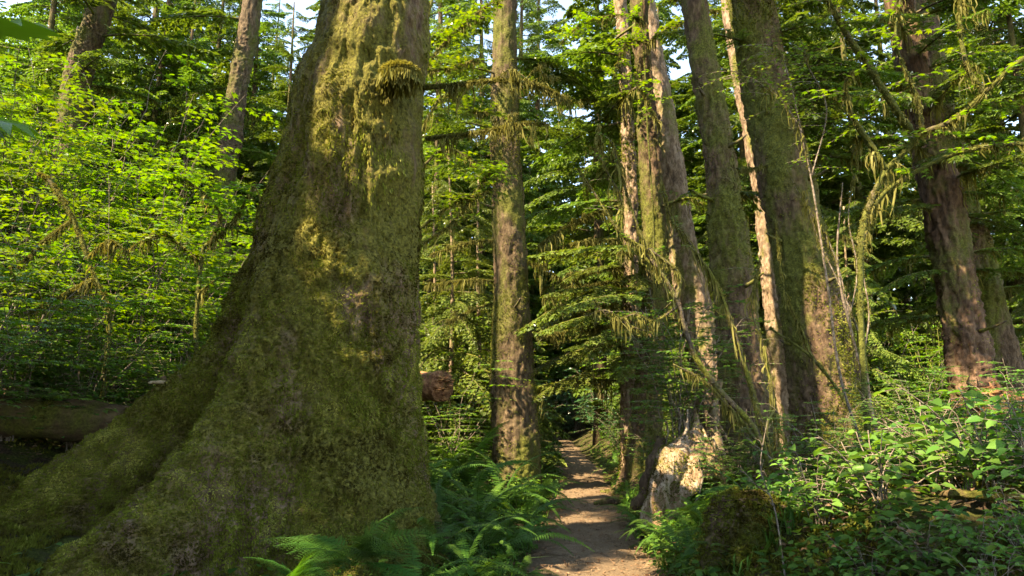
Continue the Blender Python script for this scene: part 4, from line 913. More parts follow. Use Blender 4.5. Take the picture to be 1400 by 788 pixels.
def fern(name, protos, x, y, sc, n, label, group, dz=0, seed=0, az0=None, spread=6.28):
    rg = random.Random(seed); t = thing(name, label, 'fern', (x, y, H(x, y) + dz), rg.random() * 6.28 if az0 is None else 0, group)
    for k in range(n):
        a = k * 2.399 + rg.gauss(0, .3) if az0 is None else az0 + (rg.random() - .5) * spread
        o = obj('frond', protos[rg.randrange(len(protos))], t, (rg.gauss(0, .02), rg.gauss(0, .02), 0), (rg.gauss(0, .18), rg.gauss(0, .22), a), sc * rg.uniform(.7, 1.1))
    return t
FG = 'sword ferns along the path'
FL = 'sword fern in the dense fern bank along the left side of the path'
for k, (px, Y, s, n, lab) in enumerate([
    (640, 10.4, 1.25, 16, 'largest arching sword fern left of the slender grey trunk'), (600, 9.6, 1.1, 14, 'sword fern between the giant trunk and the largest arching fern'), (690, 9.6, 1.0, 13, 'sword fern in front of the foot of the slender grey trunk'), (655, 8.0, .95, 13, 'sword fern just below the largest arching fern'),
    (605, 7.6, .95, 12, 'sword fern brushing the right flank of the giant trunk'), (715, 8.4, .8, 12, 'sword fern leaning over the left edge of the path'), (735, 10.6, .75, 12, FL), (732, 13, .7, 11, FL), (733, 15.5, .7, 10, FL), (668, 6.7, .85, 13, 'sword fern nearest the left edge of the path'), (700, 7.2, .65, 11, FL),
    (600, 6.0, .85, 12, 'dark sword fern with long fronds at the right foot of the giant trunk'), (645, 5.6, .75, 11, 'sword fern at the bottom of the picture left of the path'), (570, 5.05, .7, 9, 'short sword fern at the bottom between the bright fern and the path'), (560, 11.5, 1.2, 14, FL), (620, 12.6, 1.2, 14, FL), (585, 13.5, 1.2, 13, FL), (738, 19, .8, 10, FL)]):
    fern('sword_fern', FR, at(px, Y), Y, s * 1.3, n + 3, lab, FG, .05, k)
FRR = 'sword fern in the fern bank right of the path'
for k, (px, Y, s, n, lab) in enumerate([(885, 7.4, .75, 13, 'upright sword fern left below the bleached stump'), (865, 8.6, .65, 11, 'small sword fern at the right edge of the path below the flared trunk'), (925, 5.9, .7, 13, 'sword fern with long leaves at the right edge of the path, nearest the viewer'), (950, 6.6, .7, 11, 'sword fern in front of the bleached stump'), (905, 7.0, .6, 11, 'sword fern pressed against the pale foot of the bleached stump'),
    (1010, 6.2, .75, 12, 'sword fern above the mossy stump'), (850, 10.5, .6, 10, FRR), (845, 14.5, .7, 10, FRR), (838, 16, .7, 10, FRR), (1060, 6.9, .7, 10, 'sword fern between the mossy stump and the thickest trunk'), (1275, 5.0, .6, 9, 'sword fern in the middle of the right foreground tangle'), (1400, 4.2, .6, 9, 'sword fern at the right edge in the foreground'), (1335, 4.5, .7, 9, 'sword fern among the salal near the lower right corner'), (1130, 6.4, .7, 10, 'sword fern at the left foot of the thickest trunk'), (975, 5.05, .5, 8, 'small sword fern hanging over the left side of the mossy stump'), (1030, 5.2, .55, 9, 'small sword fern hanging over the right side of the mossy stump')]):
    fern('sword_fern', FR, at(px, Y), Y, s * 1.15, n + 2, lab, FG, .02, 60 + k)
fern('lady_fern', LF, at(500, 4.72), 4.72, 1.1, 13, 'light green lacy fern at the foot of the giant trunk', None, .36, 91, -1.57, 4.4)
fern('lady_fern', LF, at(436, 4.5), 4.5, .75, 7, 'small light green fern left of the lacy one at the bottom edge', None, .30, 92, -1.57, 4.0)
fern('sword_fern', FR, at(548, 5.15), 5.15, .5, 5, 'small sword fern standing upright against the front of the giant trunk', None, .35, 93, -1.2, 2.2)
fern('lady_fern', LF, at(715, 6.2), 6.2, .6, 8, 'light green fern beside the path at the lower left', None, 0, 94)
for k, (px, Y, s, lab) in enumerate([(20, 8.5, 1.1, 'dark sword fern hanging at the left edge above the log'), (215, 8.3, .8, 'sword fern behind the left root of the giant trunk'), (140, 9.2, 1.0, 'sword fern in the shade behind the mossy log')]):
    fern('sword_fern', FR, at(px, Y), Y, s, 11, lab, 'ferns on the left bank', .0, 95 + k)
# ------------------------------------------------------------------ stumps and logs
def stump():
    o0 = np.array([at(935, 8.1), 8.1, H(at(935, 8.1), 8.1)])
    t = thing('bleached_stump', 'sun-bleached rotten stump with an orange hollow under arching roots', 'stump', o0)
    g, V, c, r = trunk_geo([o0 + [.02, .12, -.2], o0 + [.03, .12, .35], o0 + [.06, .16, .72], o0 + [.14, .22, .98]], [.30, .30, .24, .05], 80, 120, [(R_(200), .14, .4, .5), (R_(330), .12, .4, .5)], .09, 5)
    gg = G(); gg.put(g, None, -o0)
    Pq = lambda a: [P(x, y, Y_) for x, y, Y_ in a]
    for pp, rad in [([(950, 590, 8.1), (930, 612, 7.9), (912, 640, 7.72), (902, 680, 7.68), (896, 730, 7.7)], [.04, .11, .155, .17, .17]),
        ([(935, 605, 8.0), (948, 640, 7.75), (936, 672, 7.6), (922, 700, 7.6), (915, 730, 7.6)], [.09, .12, .11, .09, .11]),
        ([(945, 605, 8.0), (966, 632, 7.72), (984, 662, 7.7), (990, 720, 7.75)], [.12, .12, .11, .12]), ([(952, 570, 8.2), (950, 600, 8.05)], [.02, .09])]:
        q = spline(Pq(pp), 30); tube(gg, q - o0, np.interp(np.linspace(0, 1, 30), np.linspace(0, 1, len(rad)), rad), 20, bump=.35, seed=len(pp))
    me = gg.mesh('stump_body', M['bleached']); tmp = obj('stump_body', me)
    rm = tmp.modifiers.new('r', 'REMESH'); rm.mode = 'VOXEL'; rm.voxel_size = .017
    smo = tmp.modifiers.new('s', 'SMOOTH'); smo.iterations = 3
    dg = bpy.context.evaluated_depsgraph_get(); me2 = bpy.data.meshes.new_from_object(tmp.evaluated_get(dg)); bpy.data.objects.remove(tmp)
    co = np.empty(len(me2.vertices) * 3); me2.vertices.foreach_get('co', co); co = co.reshape(-1, 3); no = np.empty(len(co) * 3); me2.vertices.foreach_get('normal', no); no = no.reshape(-1, 3)
    co = co + no * (.016 * fbm(co * np.array([13, 13, 3]), 3, 4) - .035 * np.clip(fbm(co * np.array([9, 9, 2.5]), 3, 6) - .2, 0, 1))[:, None]
    me2.vertices.foreach_set('co', co.ravel()); me2.polygons.foreach_set('use_smooth', np.ones(len(me2.polygons), bool)); me2.name = 'stump_body'; me2.materials.clear(); me2.materials.append(M['bleached'])
    body = obj('stump_body', me2, t)
    rg = np.random.default_rng(6); w_ = np.clip(fbm(co * 2.5, 2, 8) + .7 * (co[:, 0] < -.12) - .15, 0, 1) * (no[:, 2] > -.3); ii = rg.choice(len(co), 2000, p=w_ / w_.sum())
    mg = G(); mosspuff(mg, co[ii], no[ii], 8, .022, 4); obj('moss', mg.mesh('moss', M['moss']), body)
    for k, (pp, rad, mat, ms) in enumerate([
        ([(955, 628, 7.62), (960, 655, 7.58), (950, 690, 7.58)], [.012, .016, .012], 'twig', 0), ([(975, 600, 8.0), (992, 650, 7.85), (1000, 700, 7.85)], [.015, .022, .02], 'bleached', 0), ([(940, 560, 8.1), (938, 590, 7.95), (925, 610, 7.85)], [.012, .02, .012], 'twig', 0),
        ([(968, 600, 8.3), (985, 630, 8.2), (1005, 670, 8.15), (1015, 720, 8.15)], [.06, .10, .12, .14], 'bark_mossy', 900), ([(960, 585, 8.2), (972, 615, 8.0), (990, 640, 7.9), (1002, 668, 7.8), (1012, 700, 7.8)], [.015, .03, .028, .024, .02], 'bleached', 0), ([(935, 575, 8.2), (945, 600, 8.0), (962, 618, 7.85), (975, 640, 7.75)], [.012, .022, .02, .01], 'bleached', 0),
        ([(985, 520, 8.5), (975, 570, 8.3), (985, 625, 8.1), (1010, 665, 8.0), (1025, 690, 8.0)], [.03, .05, .06, .06, .05], 'bark_sunlit', 150),
        ([(950, 560, 8.4), (958, 600, 8.2), (985, 640, 8.0), (1005, 680, 7.9)], [.025, .04, .045, .04], 'bleached', 60),
        ([(905, 600, 8.3), (890, 640, 8.1), (880, 680, 8.0), (872, 700, 8.0)], [.05, .08, .10, .10], 'bark_mossy', 500)]):
        mossy_tube('root', t, o0, Pq(pp), rad, M[mat], 26, 16, .5, 30 + k, ms, .022)
stump()
def blob_stump(name, label, px, Y, rad, ht, mat, moss, seed, lean=(0, 0), bumpy=.07, rtop=.75, cat='stump'):
    x = at(px, Y); o0 = np.array([x, Y, H(x, Y)])
    t = thing(name, label, cat, o0)
    g, V, c, r = trunk_geo([o0 + [0, 0, -.25], o0 + [lean[0] * .5, lean[1] * .5, ht * .5], o0 + [lean[0] * .8, lean[1] * .8, ht * .88], o0 + [lean[0], lean[1], ht]], [rad * 1.15, rad, rad * rtop, .02], 96, 120, [(R_(210), rad * .25, .5, .4), (R_(300), rad * .25, .5, .4), (R_(30), rad * .2, .5, .4)], bumpy, seed)
    gg = G(); gg.put(g, None, -o0); obj('stump_body', gg.mesh('stump_body', M[mat]), t)
    if moss:
        p, n = surf_pts(V, moss, seed, None, np.clip(.6 + fbm(V * 3, 2, seed), .05, 1))
        mg = G(); mosspuff(mg, p - o0, n, seed, .024, 4); obj('moss', mg.mesh('moss', M['moss']), t)
    return t, o0
blob_stump('mossy_stump', 'rounded moss-covered stump in the shade right of the path, nearest the viewer', 1000, 4.95, .25, .40, 'bark_mossy', 9000, 3, (.05, .1), .10, .62)
blob_stump('mossy_stump', 'low moss hump by the stems right of the bleached stump', 1048, 6.9, .22, .42, 'bark_mossy', 4000, 6, (.0, .05))
st, so0 = blob_stump('shredded_stump', 'broken reddish stump of splintered wood at the right edge', 1388, 6.2, .26, 1.05, 'rot', 1200, 9, (-.28, .15), .10, .8)
rg = np.random.default_rng(3); sg = G()
for k in range(26):
    a = rg.random() * 6.28; b = np.array([-.22 + .16 * math.cos(a), .12 + .16 * math.sin(a), rg.uniform(.6, .95)]); l = rg.uniform(.1, .34)
    tube(sg, [b, b + np.array([-.25 * l, .1 * l, l * .6]) + rg.normal(0, .02, 3), b + np.array([-.4 * l, .1 * l, l])], [.025, .016, .003], 4)
obj('splinters', sg.mesh('splinters', M['rot'], False), st)
def fallen(name, label, pts, rad, mat, moss, seed, cat='log', endmat=None, n=70, bump=.16):
    pts = np.array(pts); o0 = pts.mean(0); t = thing(name, label, cat, o0)
    mossy_tube('trunk', t, o0, pts, rad, M[mat], n, 40, bump, seed, moss, .026)
    return t, o0
# log lying on the left bank behind the root
a, b = P(-120, 655, 7.0), P(215, 588, 7.6)
for q in (a, b): q[2] = max(q[2], H(q[0], q[1]) + .05)
fallen('mossy_log', 'dark mossy log lying on the left bank behind the giant root', [a, (a + b) / 2 + [0, 0, .03], b], [.23, .22, .19], 'log', 6000, 3)
a, b = P(530, 535, 10.6), P(604, 527, 9.7)
t, o0 = fallen('broken_log', 'reddish broken log end poking out behind the giant trunk on its right', [a - [1.2, -.9, .45], a, b], [.27, .24, .21], 'rot', 900, 5)
e = nrm(b - a); eg = G(); rg = np.random.default_rng(8)
for k in range(40):
    d = rg.normal(0, 1, 3); d -= e * d.dot(e); d = d / np.linalg.norm(d) * .17 * rg.random() ** .5
    tube(eg, [b + d - o0 - e * .1, b + d * .9 - o0 + e * rg.uniform(.02, .16)], [.035, .006], 5)
obj('splinters', eg.mesh('splinters', M['rot'], False), t)
for k, (pp, rad, lab, mat) in enumerate([
    ([P(1150, 735, 4.6), P(1250, 722, 4.9), P(1345, 700, 5.2)], [.012, .035, .012], 'thin rotten log half buried across the right foreground tangle', 'rot'),
    ([P(1060, 668, 6.3), P(1190, 640, 6.6), P(1300, 632, 6.9)], [.05, .05, .03], 'grey fallen stick below the thickest trunk', 'twig'),
    ([P(1200, 735, 4.3), P(1310, 770, 3.8), P(1480, 800, 3.4)], [.008, .022, .025], 'mossy fallen branch in the lower right corner', 'log')]):
    pq = np.array(pp)
    for q in pq: q[2] = H(q[0], q[1]) + .07
    fallen('fallen_branch', lab, pq, rad, mat, 250, 20 + k, 'branch', n=30, bump=.35)
# a bracket fungus on a small broken stub behind the root
x = P(222, 522, 7.3); t = thing('fungus_stub', 'small dead stub carrying one pale bracket fungus behind the giant root', 'stump', x)
g = G(); tube(g, spline([[0, 0, -.5], [.01, 0, -.15], [.0, .02, .06]], 14), np.interp(np.linspace(0, 1, 14), [0, .8, 1], [.085, .065, .02]), 14, bump=.35, seed=2); obj('trunk', g.mesh('trunk', M['log']), t)
g = G(); th = np.linspace(0, 2 * np.pi, 28, endpoint=False); rings = []
for rr_, zz in ((.02, .028), (.07, .024), (.10, .006), (.098, -.006), (.06, -.012), (.01, -.012)):
    rings.append(np.stack([rr_ * np.cos(th) * 1.15, rr_ * np.sin(th) * (.75 + .1 * np.cos(th * 2)), np.full(28, zz)], -1))
V = np.array(rings); i, j = np.meshgrid(np.arange(5), np.arange(28), indexing='ij'); j2 = (j + 1) % 28
g.add(V + np.array([.01, -.08, -.02]), None, np.stack([i * 28 + j, i * 28 + j2, (i + 1) * 28 + j2, (i + 1) * 28 + j], -1))
fm = woodmat('fungus_skin', (.30, .22, .12), (.55, .45, .30), (.3, .25, .1), 0, 12, None, .3); obj('bracket_fungus', g.mesh('bracket_fungus', fm), t)

# ------------------------------------------------------------------ the mossy maple leaning in from the right, and bare stems
def limbs(name, label, cat, Y, trunk, branches, mat, seed, leafy=None, group=None, part='branch', moss=1.0, shift=0, beard=1.0):
    """trunk/branches: (list of picture points with optional own distance, radii)"""
    def W(pl): return [P(q[0], q[1], q[2] if len(q) > 2 else Y) for q in pl]
    tp = np.array(W(trunk[0])); base = tp[0].copy(); base[2] = H(base[0], base[1]); o0 = base.copy()
    t = thing(name, label, cat, o0, 0, group)
    tp = np.vstack([[base - [0, 0, .15]], tp[1:] if tp[0][2] < base[2] + .3 else tp])
    mossy_tube('trunk', t, o0, tp, trunk[1], M[mat], 44, 12, .3, seed, int(900 * moss), .02, int(160 * moss * beard), .12)
    for k, (pl, rad) in enumerate(branches):
        pw = W(pl); ln = np.linalg.norm(np.diff(pw, axis=0), axis=1).sum()
        b = mossy_tube(part, t, o0, pw, rad, M[mat], 34, 9, .35, seed + k + 1, int(ln * 420 * moss), .018, int(ln * 260 * moss * beard), .16)
        if leafy:
            rg = np.random.default_rng(seed + 40 + k); sp = spline(pw, 30); PPs, DDs = [], []
            tw = G()
            for m in range(int(ln * leafy[1])):
                s = rg.uniform(leafy[4] if len(leafy) > 4 else .35, 1); c = sp[int(s * 29)] - o0; a = rg.random() * 6.28; l = rg.uniform(.15, .5)
                ss = np.linspace(0, 1, 5); q = c + np.stack([math.cos(a) * l * ss, math.sin(a) * l * ss, l * (.15 * ss - .2 * ss ** 2)], -1)
                tube(tw, q, np.linspace(.004, .0015, 5), 3, cap=False)
                mm = max(2, int(l / .05)); u = (np.arange(mm) + .7) / mm
                PPs.append(np.stack([np.interp(u, ss, q[:, cc]) for cc in range(3)], -1))
                aa = a + np.where(np.arange(mm) % 2 == 0, 1, -1) * .9; DDs.append(np.stack([np.cos(aa), np.sin(aa), np.full(mm, -.1)], -1))
            if PPs:
                p_, d_ = np.concatenate(PPs), np.concatenate(DDs); n_ = len(p_)
                lg = G(); scatter(lg, *leafy[0], p_, frames(d_, nrm(np.array([0, 0, 1.]) + rg.normal(0, .3, (n_, 3)))), leafy[2] * rg.uniform(.6, 1.15, n_), rg.random(n_))
                fo_ = obj('foliage', lg.mesh('foliage', M[leafy[3]]), b); obj('twigs', tw.mesh('twigs', M['twig']), fo_) if False else None
                lgt = obj('twigs', tw.mesh('twigs', M['twig']), b)
    return t, o0
limbs('mossy_maple', 'crooked moss-hung maple spreading its limbs across the upper right', 'tree', 6.2,
    ([(1192, 655), (1184, 560), (1179, 470), (1176, 390), (1180, 310), (1196, 262)], [.030, .028, .027, .027, .028, .027]),
    [([(1196, 262), (1212, 232), (1240, 205, 6.1), (1262, 182, 6.0), (1302, 165, 5.8), (1345, 128, 5.6), (1400, 80, 5.4), (1470, 40, 5.2)], [.027, .026, .025, .024, .022, .020, .018, .014]),
     ([(1184, 300), (1205, 268), (1238, 243, 6.2), (1290, 216, 6.1), (1340, 202, 6.0), (1405, 197, 5.9), (1470, 205, 5.8)], [.020, .022, .022, .022, .021, .020, .016]),
     ([(1212, 232), (1190, 198, 6.2), (1167, 162, 6.1), (1156, 118, 6.0), (1166, 96, 5.9)], [.03, .03, .025, .018, .01]),
     ([(1252, 190), (1226, 152, 6.0), (1188, 92, 5.9), (1162, 55, 5.8), (1136, 8, 5.7), (1120, -40, 5.6)], [.035, .034, .03, .028, .025, .018]),
     ([(1345, 128, 5.6), (1322, 90, 5.6), (1312, 30, 5.6), (1318, -30, 5.6)], [.024, .02, .016, .012]),
     ([(1262, 182, 6.0), (1252, 130, 6.0), (1225, 60, 6.0), (1232, -10, 6.0)], [.018, .016, .013, .01])],
    'mosslimb', 210, (PA5, 9, .075, 'maple', .3), None, 'branch', .6, beard=.8)
limbs('mossy_sapling', 'thin dead sapling bent over in front of the thickest trunk', 'tree', 7.8,
    ([(1176, 640), (1160, 560), (1112, 492), (1052, 448)], [.02, .022, .018, .012]), [([(1112, 492), (1090, 440), (1072, 395), (1060, 300)], [.012, .01, .007, .004])], 'mosslimb', 230, None, beard=.5)
limbs('bare_shoots', 'cluster of pale bare shoots leaning across the thickest trunk', 'shrub', 6.9,
    ([(1222, 672), (1192, 565), (1166, 462), (1145, 360), (1152, 250)], [.018, .017, .015, .011, .005]),
    [([(1192, 565), (1178, 470), (1150, 395), (1118, 325), (1098, 262)], [.010, .010, .008, .006, .003]), ([(1166, 462), (1150, 380), (1128, 320), (1100, 280), (1075, 230)], [.010, .008, .006, .004, .002]),
     ([(1178, 500), (1188, 430), (1178, 350), (1195, 290)], [.009, .008, .006, .003]), ([(1160, 440), (1172, 370), (1160, 300), (1168, 240)], [.008, .007, .005, .002])], 'twig', 240, None, None, 'stem', .25)
limbs('elder', 'fan of dark bare crooked stems leaning left over the bleached stump', 'shrub', 7.2,
    ([(1058, 655), (1032, 588), (985, 535), (955, 495), (938, 455), (925, 410), (903, 372), (880, 345)], [.035, .034, .032, .03, .028, .026, .02, .014]),
    [([(925, 410), (928, 375), (892, 345), (850, 320), (815, 268), (790, 230)], [.02, .02, .017, .014, .010, .005]), ([(905, 378), (880, 330), (852, 250), (836, 190)], [.014, .012, .009, .004]),
     ([(1060, 640), (1035, 560), (1018, 500), (985, 400), (948, 340), (918, 300), (905, 250)], [.026, .025, .023, .02, .016, .012, .005]), ([(1062, 645), (1060, 560), (1042, 470), (1028, 420), (1040, 350)], [.02, .018, .014, .010, .005]),
     ([(1040, 610), (1000, 560), (960, 520), (920, 498)], [.02, .018, .014, .008]), ([(890, 455, 7.2), (860, 445, 7.2), (830, 425, 7.2), (800, 432, 7.2)], [.012, .012, .010, .005]),
     ([(925, 420), (895, 440), (868, 430), (838, 438), (812, 410)], [.014, .012, .010, .008, .004]), ([(850, 320), (848, 270), (826, 225), (818, 170)], [.010, .008, .006, .003])],
    'limb', 260, (KI, 3, .06, 'shrub', .2), None, 'stem', .6)
limbs('huckleberry', 'spray of bright small leaves hanging in front of the upper right trunks', 'shrub', 6.6,
    ([(1196, 660), (1150, 520), (1130, 380), (1110, 250), (1092, 170)], [.016, .015, .012, .009, .006]),
    [([(1092, 170), (1060, 130), (1020, 105), (985, 92)], [.007, .006, .005, .002]), ([(1100, 200), (1082, 120), (1068, 75), (1050, 60)], [.007, .006, .004, .002]), ([(1110, 240), (1130, 150), (1105, 90), (1100, 60)], [.007, .006, .004, .002]), ([(1085, 150), (1045, 110), (1030, 85)], [.005, .004, .002])],
    'twig', 280, (KI, 26, .055, 'maple', .05), None, 'stem', .3, beard=.3)
limbs('vine_maple', 'slender leafy maple growing close against the flared trunk', 'tree', 11.7,
    ([(880, 655), (884, 560), (893, 440), (893, 300), (884, 150), (876, -40)], [.018, .018, .017, .016, .015, .012]),
    [([(885, 60), (862, 55), (850, 70), (838, 110)], [.015, .012, .009, .004]), ([(885, 60), (910, 40), (940, 30), (962, 50)], [.015, .012, .009, .004]), ([(880, 30), (855, 20), (800, 30), (765, 60)], [.015, .012, .008, .003]), ([(898, 165), (880, 130), (868, 100)], [.012, .009, .004]), ([(872, -30), (910, -10), (950, 10), (985, 15)], [.012, .012, .008, .003])],
    'mosslimb', 290, (PA5, 20, .11, 'maple', .1))
limbs('vine_maple', 'maple reaching mossy limbs out from behind the right side of the giant trunk', 'tree', 9.2,
    ([(566, 640), (562, 480), (566, 320), (566, 200), (572, 100), (590, 0)], [.04, .04, .036, .03, .025, .02]),
    [([(566, 200), (606, 130), (640, 150), (668, 155)], [.02, .018, .014, .006]), ([(566, 320), (616, 280), (645, 270), (668, 262)], [.02, .022, .02, .012]), ([(572, 100), (616, 50), (650, 20), (690, -10)], [.016, .014, .01, .005]), ([(566, 240), (606, 205), (640, 215), (672, 240)], [.02, .018, .014, .006]), ([(566, 340), (618, 305), (655, 255), (672, 230)], [.018, .016, .012, .006]), ([(572, 100), (620, 92), (655, 80)], [.014, .01, .005])],
    'mosslimb', 310, (PA5, 24, .10, 'maple', .15))
limbs('vine_maple', 'thin pale vine maple stem standing left of the giant trunk in the brush', 'tree', 8.2,
    ([(272, 560), (268, 460), (276, 350), (290, 330)], [.032, .03, .026, .02]),
    [([(276, 360), (240, 330), (215, 320), (170, 345)], [.014, .012, .009, .004]), ([(272, 400), (300, 380), (330, 372)], [.012, .009, .004]), ([(290, 330), (300, 290), (260, 250), (220, 240)], [.014, .011, .008, .003]), ([(285, 335), (320, 300), (350, 250)], [.012, .01, .004])],
    'mosslimb', 330, (PA5, 26, .11, 'maple', .1))
limbs('mossy_limb', 'dead moss-hung limb leaning out of the brush at the left edge', 'branch', 7.6,
    ([(150, 440), (130, 380), (100, 300), (70, 250), (52, 238)], [.016, .018, .022, .024, .016]),
    [([(100, 300), (60, 330), (30, 360), (-20, 380)], [.018, .016, .012, .008]), ([(130, 380), (90, 400), (40, 430)], [.014, .012, .006]), ([(120, 350), (150, 330), (175, 345)], [.012, .010, .004]),],
    'mosslimb', 350, None, None, 'branch', 1.3, beard=1.2)
# bare twigs tangled over the right foreground
for k, (pl, lab) in enumerate([([(1075, 780, 3.9), (1060, 700, 4.3), (1040, 640, 4.7), (1050, 570, 5.0)], 'thin bare stem left of the salal in the right foreground'),
    ([(1120, 770, 3.9), (1150, 720, 4.2), (1215, 700, 4.5), (1275, 660, 4.8)], 'crooked dead twig lying over the salal in the right foreground'), ([(1290, 720, 4.4), (1300, 660, 4.8), (1340, 610, 5.2), (1362, 560, 5.5)], 'upright bare twig in front of the shredded stump')]):
    w_ = np.array([P(*q) for q in pl]); w_[0][2] = H(w_[0][0], w_[0][1]) - .05; o0 = w_[0].copy()
    t = thing('bare_twig', lab, 'twig', o0, 0, 'bare twigs of the right foreground')
    g = G(); sp = spline(w_, 26); tube(g, sp - o0, np.linspace(.0065, .002, 26), 6, bump=.2, seed=k)
    rg = np.random.default_rng(k + 60)
    for m in range(9):
        b = sp[rg.integers(8, 25)] - o0; d = np.array([rg.normal(0, .6), rg.normal(0, .4), rg.uniform(.1, .8)]); l = rg.uniform(.08, .3)
        tube(g, spline([b, b + d * l * .5, b + d * l + rg.normal(0, .03, 3)], 5), np.linspace(.004, .001, 5), 4)
    obj('stem', g.mesh('stem', M['twig']), t)
# two out-of-focus leaves close to the lens on a twig at the upper left
o0 = np.array([-.98, 1.02, H(-1.05, 1.0)])
t = thing('maple_twig', 'close blurred maple twig poking in at the upper left corner', 'twig', o0)
g = G(); a, b, c = P(-30, 170, 1.2) - o0, P(-50, 60, 1.18) - o0, P(-70, 330, 1.25) - o0
tube(g, spline([[0, 0, -.05], [-.03, 0, .5], c, a, b, b + [.02, 0, .14]], 30), np.linspace(.007, .002, 30), 6); obj('stem', g.mesh('stem', M['twig']), t)
lv = leaf_palm(9, .66, 2.1)
for (px, py, Y_, dx, dy, s) in [(-34, 38, 1.16, 1, -.05, .19), (-34, 158, 1.18, .85, .05, .15), (-45, 172, 1.22, .9, .0, .10), (-52, 20, 1.2, .9, .2, .09)]:
    g = G(); dd = np.array([[dx, dy, -.22 if py > 100 else .05]]); scatter(g, *lv, (P(px, py, Y_) - o0)[None], frames(dd, np.array([[.1, -.35, .9]])), [s], np.array([.7])); obj('leaf', g.mesh('leaf', M['maple']), t)

# ------------------------------------------------------------------ ground cover and litter
rg = np.random.default_rng(11)
def spots(n, x0, x1, y0, y1, off=.0, pw=1.0):
    y = y0 + (y1 - y0) * rg.random(n) ** pw; x = x0 + (x1 - x0) * rg.random(n); d = np.abs(x - pathx(y)) - pathw(y)
    k = (d > off - .08 + .16 * rg.random(n)) & (np.abs(x) < .9 * y + 1.0) & (np.hypot(x + 1.6, (y - 6.2)) > 1.1)
    x, y = x[k], y[k]; return x, y, hgt(x, y)
gc = G()
for (cnt, x0, x1, y0, y1, kind) in [(3600, -2.2, 3.2, 4.4, 14, 0), (2600, -3, 6, 4, 22, 1), (3800, 1.2, 6.5, 2.8, 9, 0), (2500, -9, 10, 7, 26, 1)]:
    x, y, z = spots(cnt, x0, x1, y0, y1, 0, 1.3); n = len(x)
    keep = fbm(np.stack([x * 1.1, y * 1.1, 0 * x], -1), 2, 41) > -.35; x, y, z = x[keep], y[keep], z[keep]; n = len(x)
    for b in range(5):
        a = rg.random(n) * 6.28; h = rg.uniform(.03, .20, n) * (1 if kind == 0 else 1.6); r = rg.uniform(.01, .10, n)
        p = np.stack([x + r * np.cos(a), y + r * np.sin(a), z + h], -1); d = np.stack([np.cos(a), np.sin(a), rg.normal(-.15, .25, n)], -1)
        scatter(gc, *(OV if b % 2 else leaf_ovate(.8, .06)), p, frames(d, nrm(np.array([0, 0, 1.]) + rg.normal(0, .3, (n, 3)))), rg.uniform(.03, .075, n) * (1 if kind == 0 else 1.3), rg.random(n))
tag(obj('ground_cover', gc.mesh('ground_cover', M['shrub'])), 'low leafy herbs carpeting the forest floor either side of the path', 'ground cover', None, 'stuff')
gr = G(); x, y, z = spots(2600, -1.6, 3.0, 4.6, 13, -.02, 1.2); n = len(x)
k = np.abs(np.abs(x - pathx(y)) - pathw(y)) < .75; x, y, z = x[k], y[k], z[k]; n = len(x)
for b in range(6):
    a = rg.random(n) * 6.28; l = rg.uniform(.12, .32, n); lean = rg.uniform(.2, .9, n)
    d = nrm(np.stack([np.cos(a) * lean, np.sin(a) * lean, np.ones(n)], -1)); p0 = np.stack([x, y, z], -1) + rg.normal(0, .02, (n, 3)) * [1, 1, 0]
    s = nrm(np.cross(d, np.array([0, 0, 1.]))) * .0055
    m = p0 + d * (l * .55)[:, None]; e = p0 + d * l[:, None] + np.stack([np.cos(a), np.sin(a), -.8 + 0 * a], -1) * (l * .35)[:, None]
    V = np.stack([p0 - s, p0 + s, m - s, m + s, e], 1); T = np.array([[0, 1, 3], [0, 3, 2], [2, 3, 4]])
    gr.add(V.reshape(-1, 3), (T[None] + (np.arange(n) * 5)[:, None, None]).reshape(-1, 3), None, np.repeat(rg.random(n), 5))
tag(obj('grass', gr.mesh('grass', M['ladyfern'])), 'thin grass blades and wood-rush along the path edges', 'grass', None, 'stuff')
lt = G()
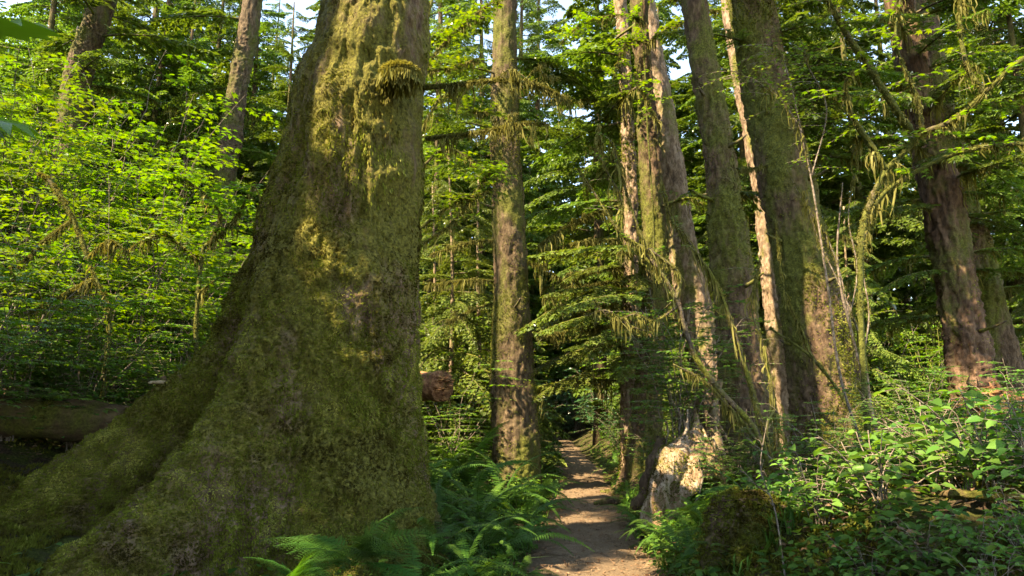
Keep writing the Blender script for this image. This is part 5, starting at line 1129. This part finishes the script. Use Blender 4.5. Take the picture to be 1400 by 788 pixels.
for (cnt, x0, x1, y0, y1, on) in [(9500, -.6, 2.6, 3.6, 16, 1), (3000, 1.0, 6, 2.8, 9, 0), (5000, -8, -2.4, 4, 12, 0)]:
    y = y0 + (y1 - y0) * rg.random(cnt) ** 1.3; x = x0 + (x1 - x0) * rg.random(cnt)
    d = np.abs(x - pathx(y)) - pathw(y)
    far_ = np.hypot(x + 1.9, y - 5.6) > 3.3
    k = (d < .35) & ((d > -.22) | (rg.random(cnt) < .55)) if on else (d > 0) & far_
    x, y = x[k], y[k]; n = len(x); a = rg.random(n) * 6.28
    p = np.stack([x, y, hgt(x, y) + .02 + (.03 if not on else .012) * rg.random(n) + (0 if on else .03)], -1)
    scatter(lt, *leaf_ovate(.6, .10), p, frames(np.stack([np.cos(a), np.sin(a), rg.normal(0, .15, n)], -1), nrm(np.array([0, 0, 1.]) + rg.normal(0, .3, (n, 3)))), (rg.uniform(.010, .045, n) if on else rg.uniform(.02, .07, n)), rg.random(n))
    m = n // 2; q = p[:m]; a2 = rg.random(m) * 6.28
    scatter(lt, np.array([[0, -.03, 0], [1, -.02, 0], [1, .02, .01], [0, .03, .01]]), np.array([[0, 1, 2], [0, 2, 3]]), q, frames(np.stack([np.cos(a2), np.sin(a2), rg.normal(0, .1, m)], -1), np.repeat([[0, 0, 1.]], m, 0)), rg.uniform(.03, .16, m), rg.random(m))
tag(obj('leaf_litter', lt.mesh('leaf_litter', M['litter'])), 'brown dead leaves, needles and twig bits strewn over path and forest floor', 'leaf litter', None, 'stuff')
gm = G()
for n, x0, x1, y0, y1 in [(30000, -5.2, -1.7, 2.9, 6.4), (26000, 1.3, 5.5, 2.9, 8.0), (9000, -7.5, -4.2, 4.5, 8.5)]:
    x = x0 + (x1 - x0) * rg.random(n); y = y0 + (y1 - y0) * rg.random(n); d = np.abs(x - pathx(y)) - pathw(y)
    k = (d > .3) & (fbm(np.stack([x * 1.6, y * 1.6, 0 * x], -1), 3, 91) > -.3); x, y = x[k], y[k]; n = len(x)
    p = np.stack([x, y, hgt(x, y) + .05 * fbm(np.stack([x, y, 0 * x], -1) * 4, 3, 21) - .01], -1)
    mosspuff(gm, p, nrm(np.array([0, 0, 1.]) + rg.normal(0, .3, (n, 3))), 92, .035, 4, .9, 0)
tag(obj('ground_moss', gm.mesh('ground_moss', M['moss'])), 'olive moss carpet between the giant roots and over the right foreground', 'moss', None, 'stuff')
# pebbles pressed into the path
pb = G(); n = 900; y = 3.8 + 11 * rg.random(n) ** 1.4; x = pathx(y) + rg.uniform(-1, 1, n) * (pathw(y) + .05)
oct_ = np.array([[1, 0, 0], [-1, 0, 0], [0, 1, 0], [0, -1, 0], [0, 0, .6], [0, 0, -.6], [.6, .6, .3], [-.6, .6, .25]]); ot = np.array([[0, 6, 4], [6, 2, 4], [2, 7, 4], [7, 1, 4], [1, 3, 4], [3, 0, 4], [0, 3, 5], [0, 2, 6], [2, 1, 7]])
a = rg.random(n) * 6.28
scatter(pb, oct_, ot, np.stack([x, y, hgt(x, y) + .014], -1), frames(np.stack([np.cos(a), np.sin(a), 0 * a], -1), np.repeat([[0, 0, 1.]], n, 0)), rg.uniform(.004, .013, n), rg.random(n))
tag(obj('gravel', pb.mesh('gravel', M['path'])), 'small pebbles pressed into the dirt path', 'gravel', None, 'stuff')
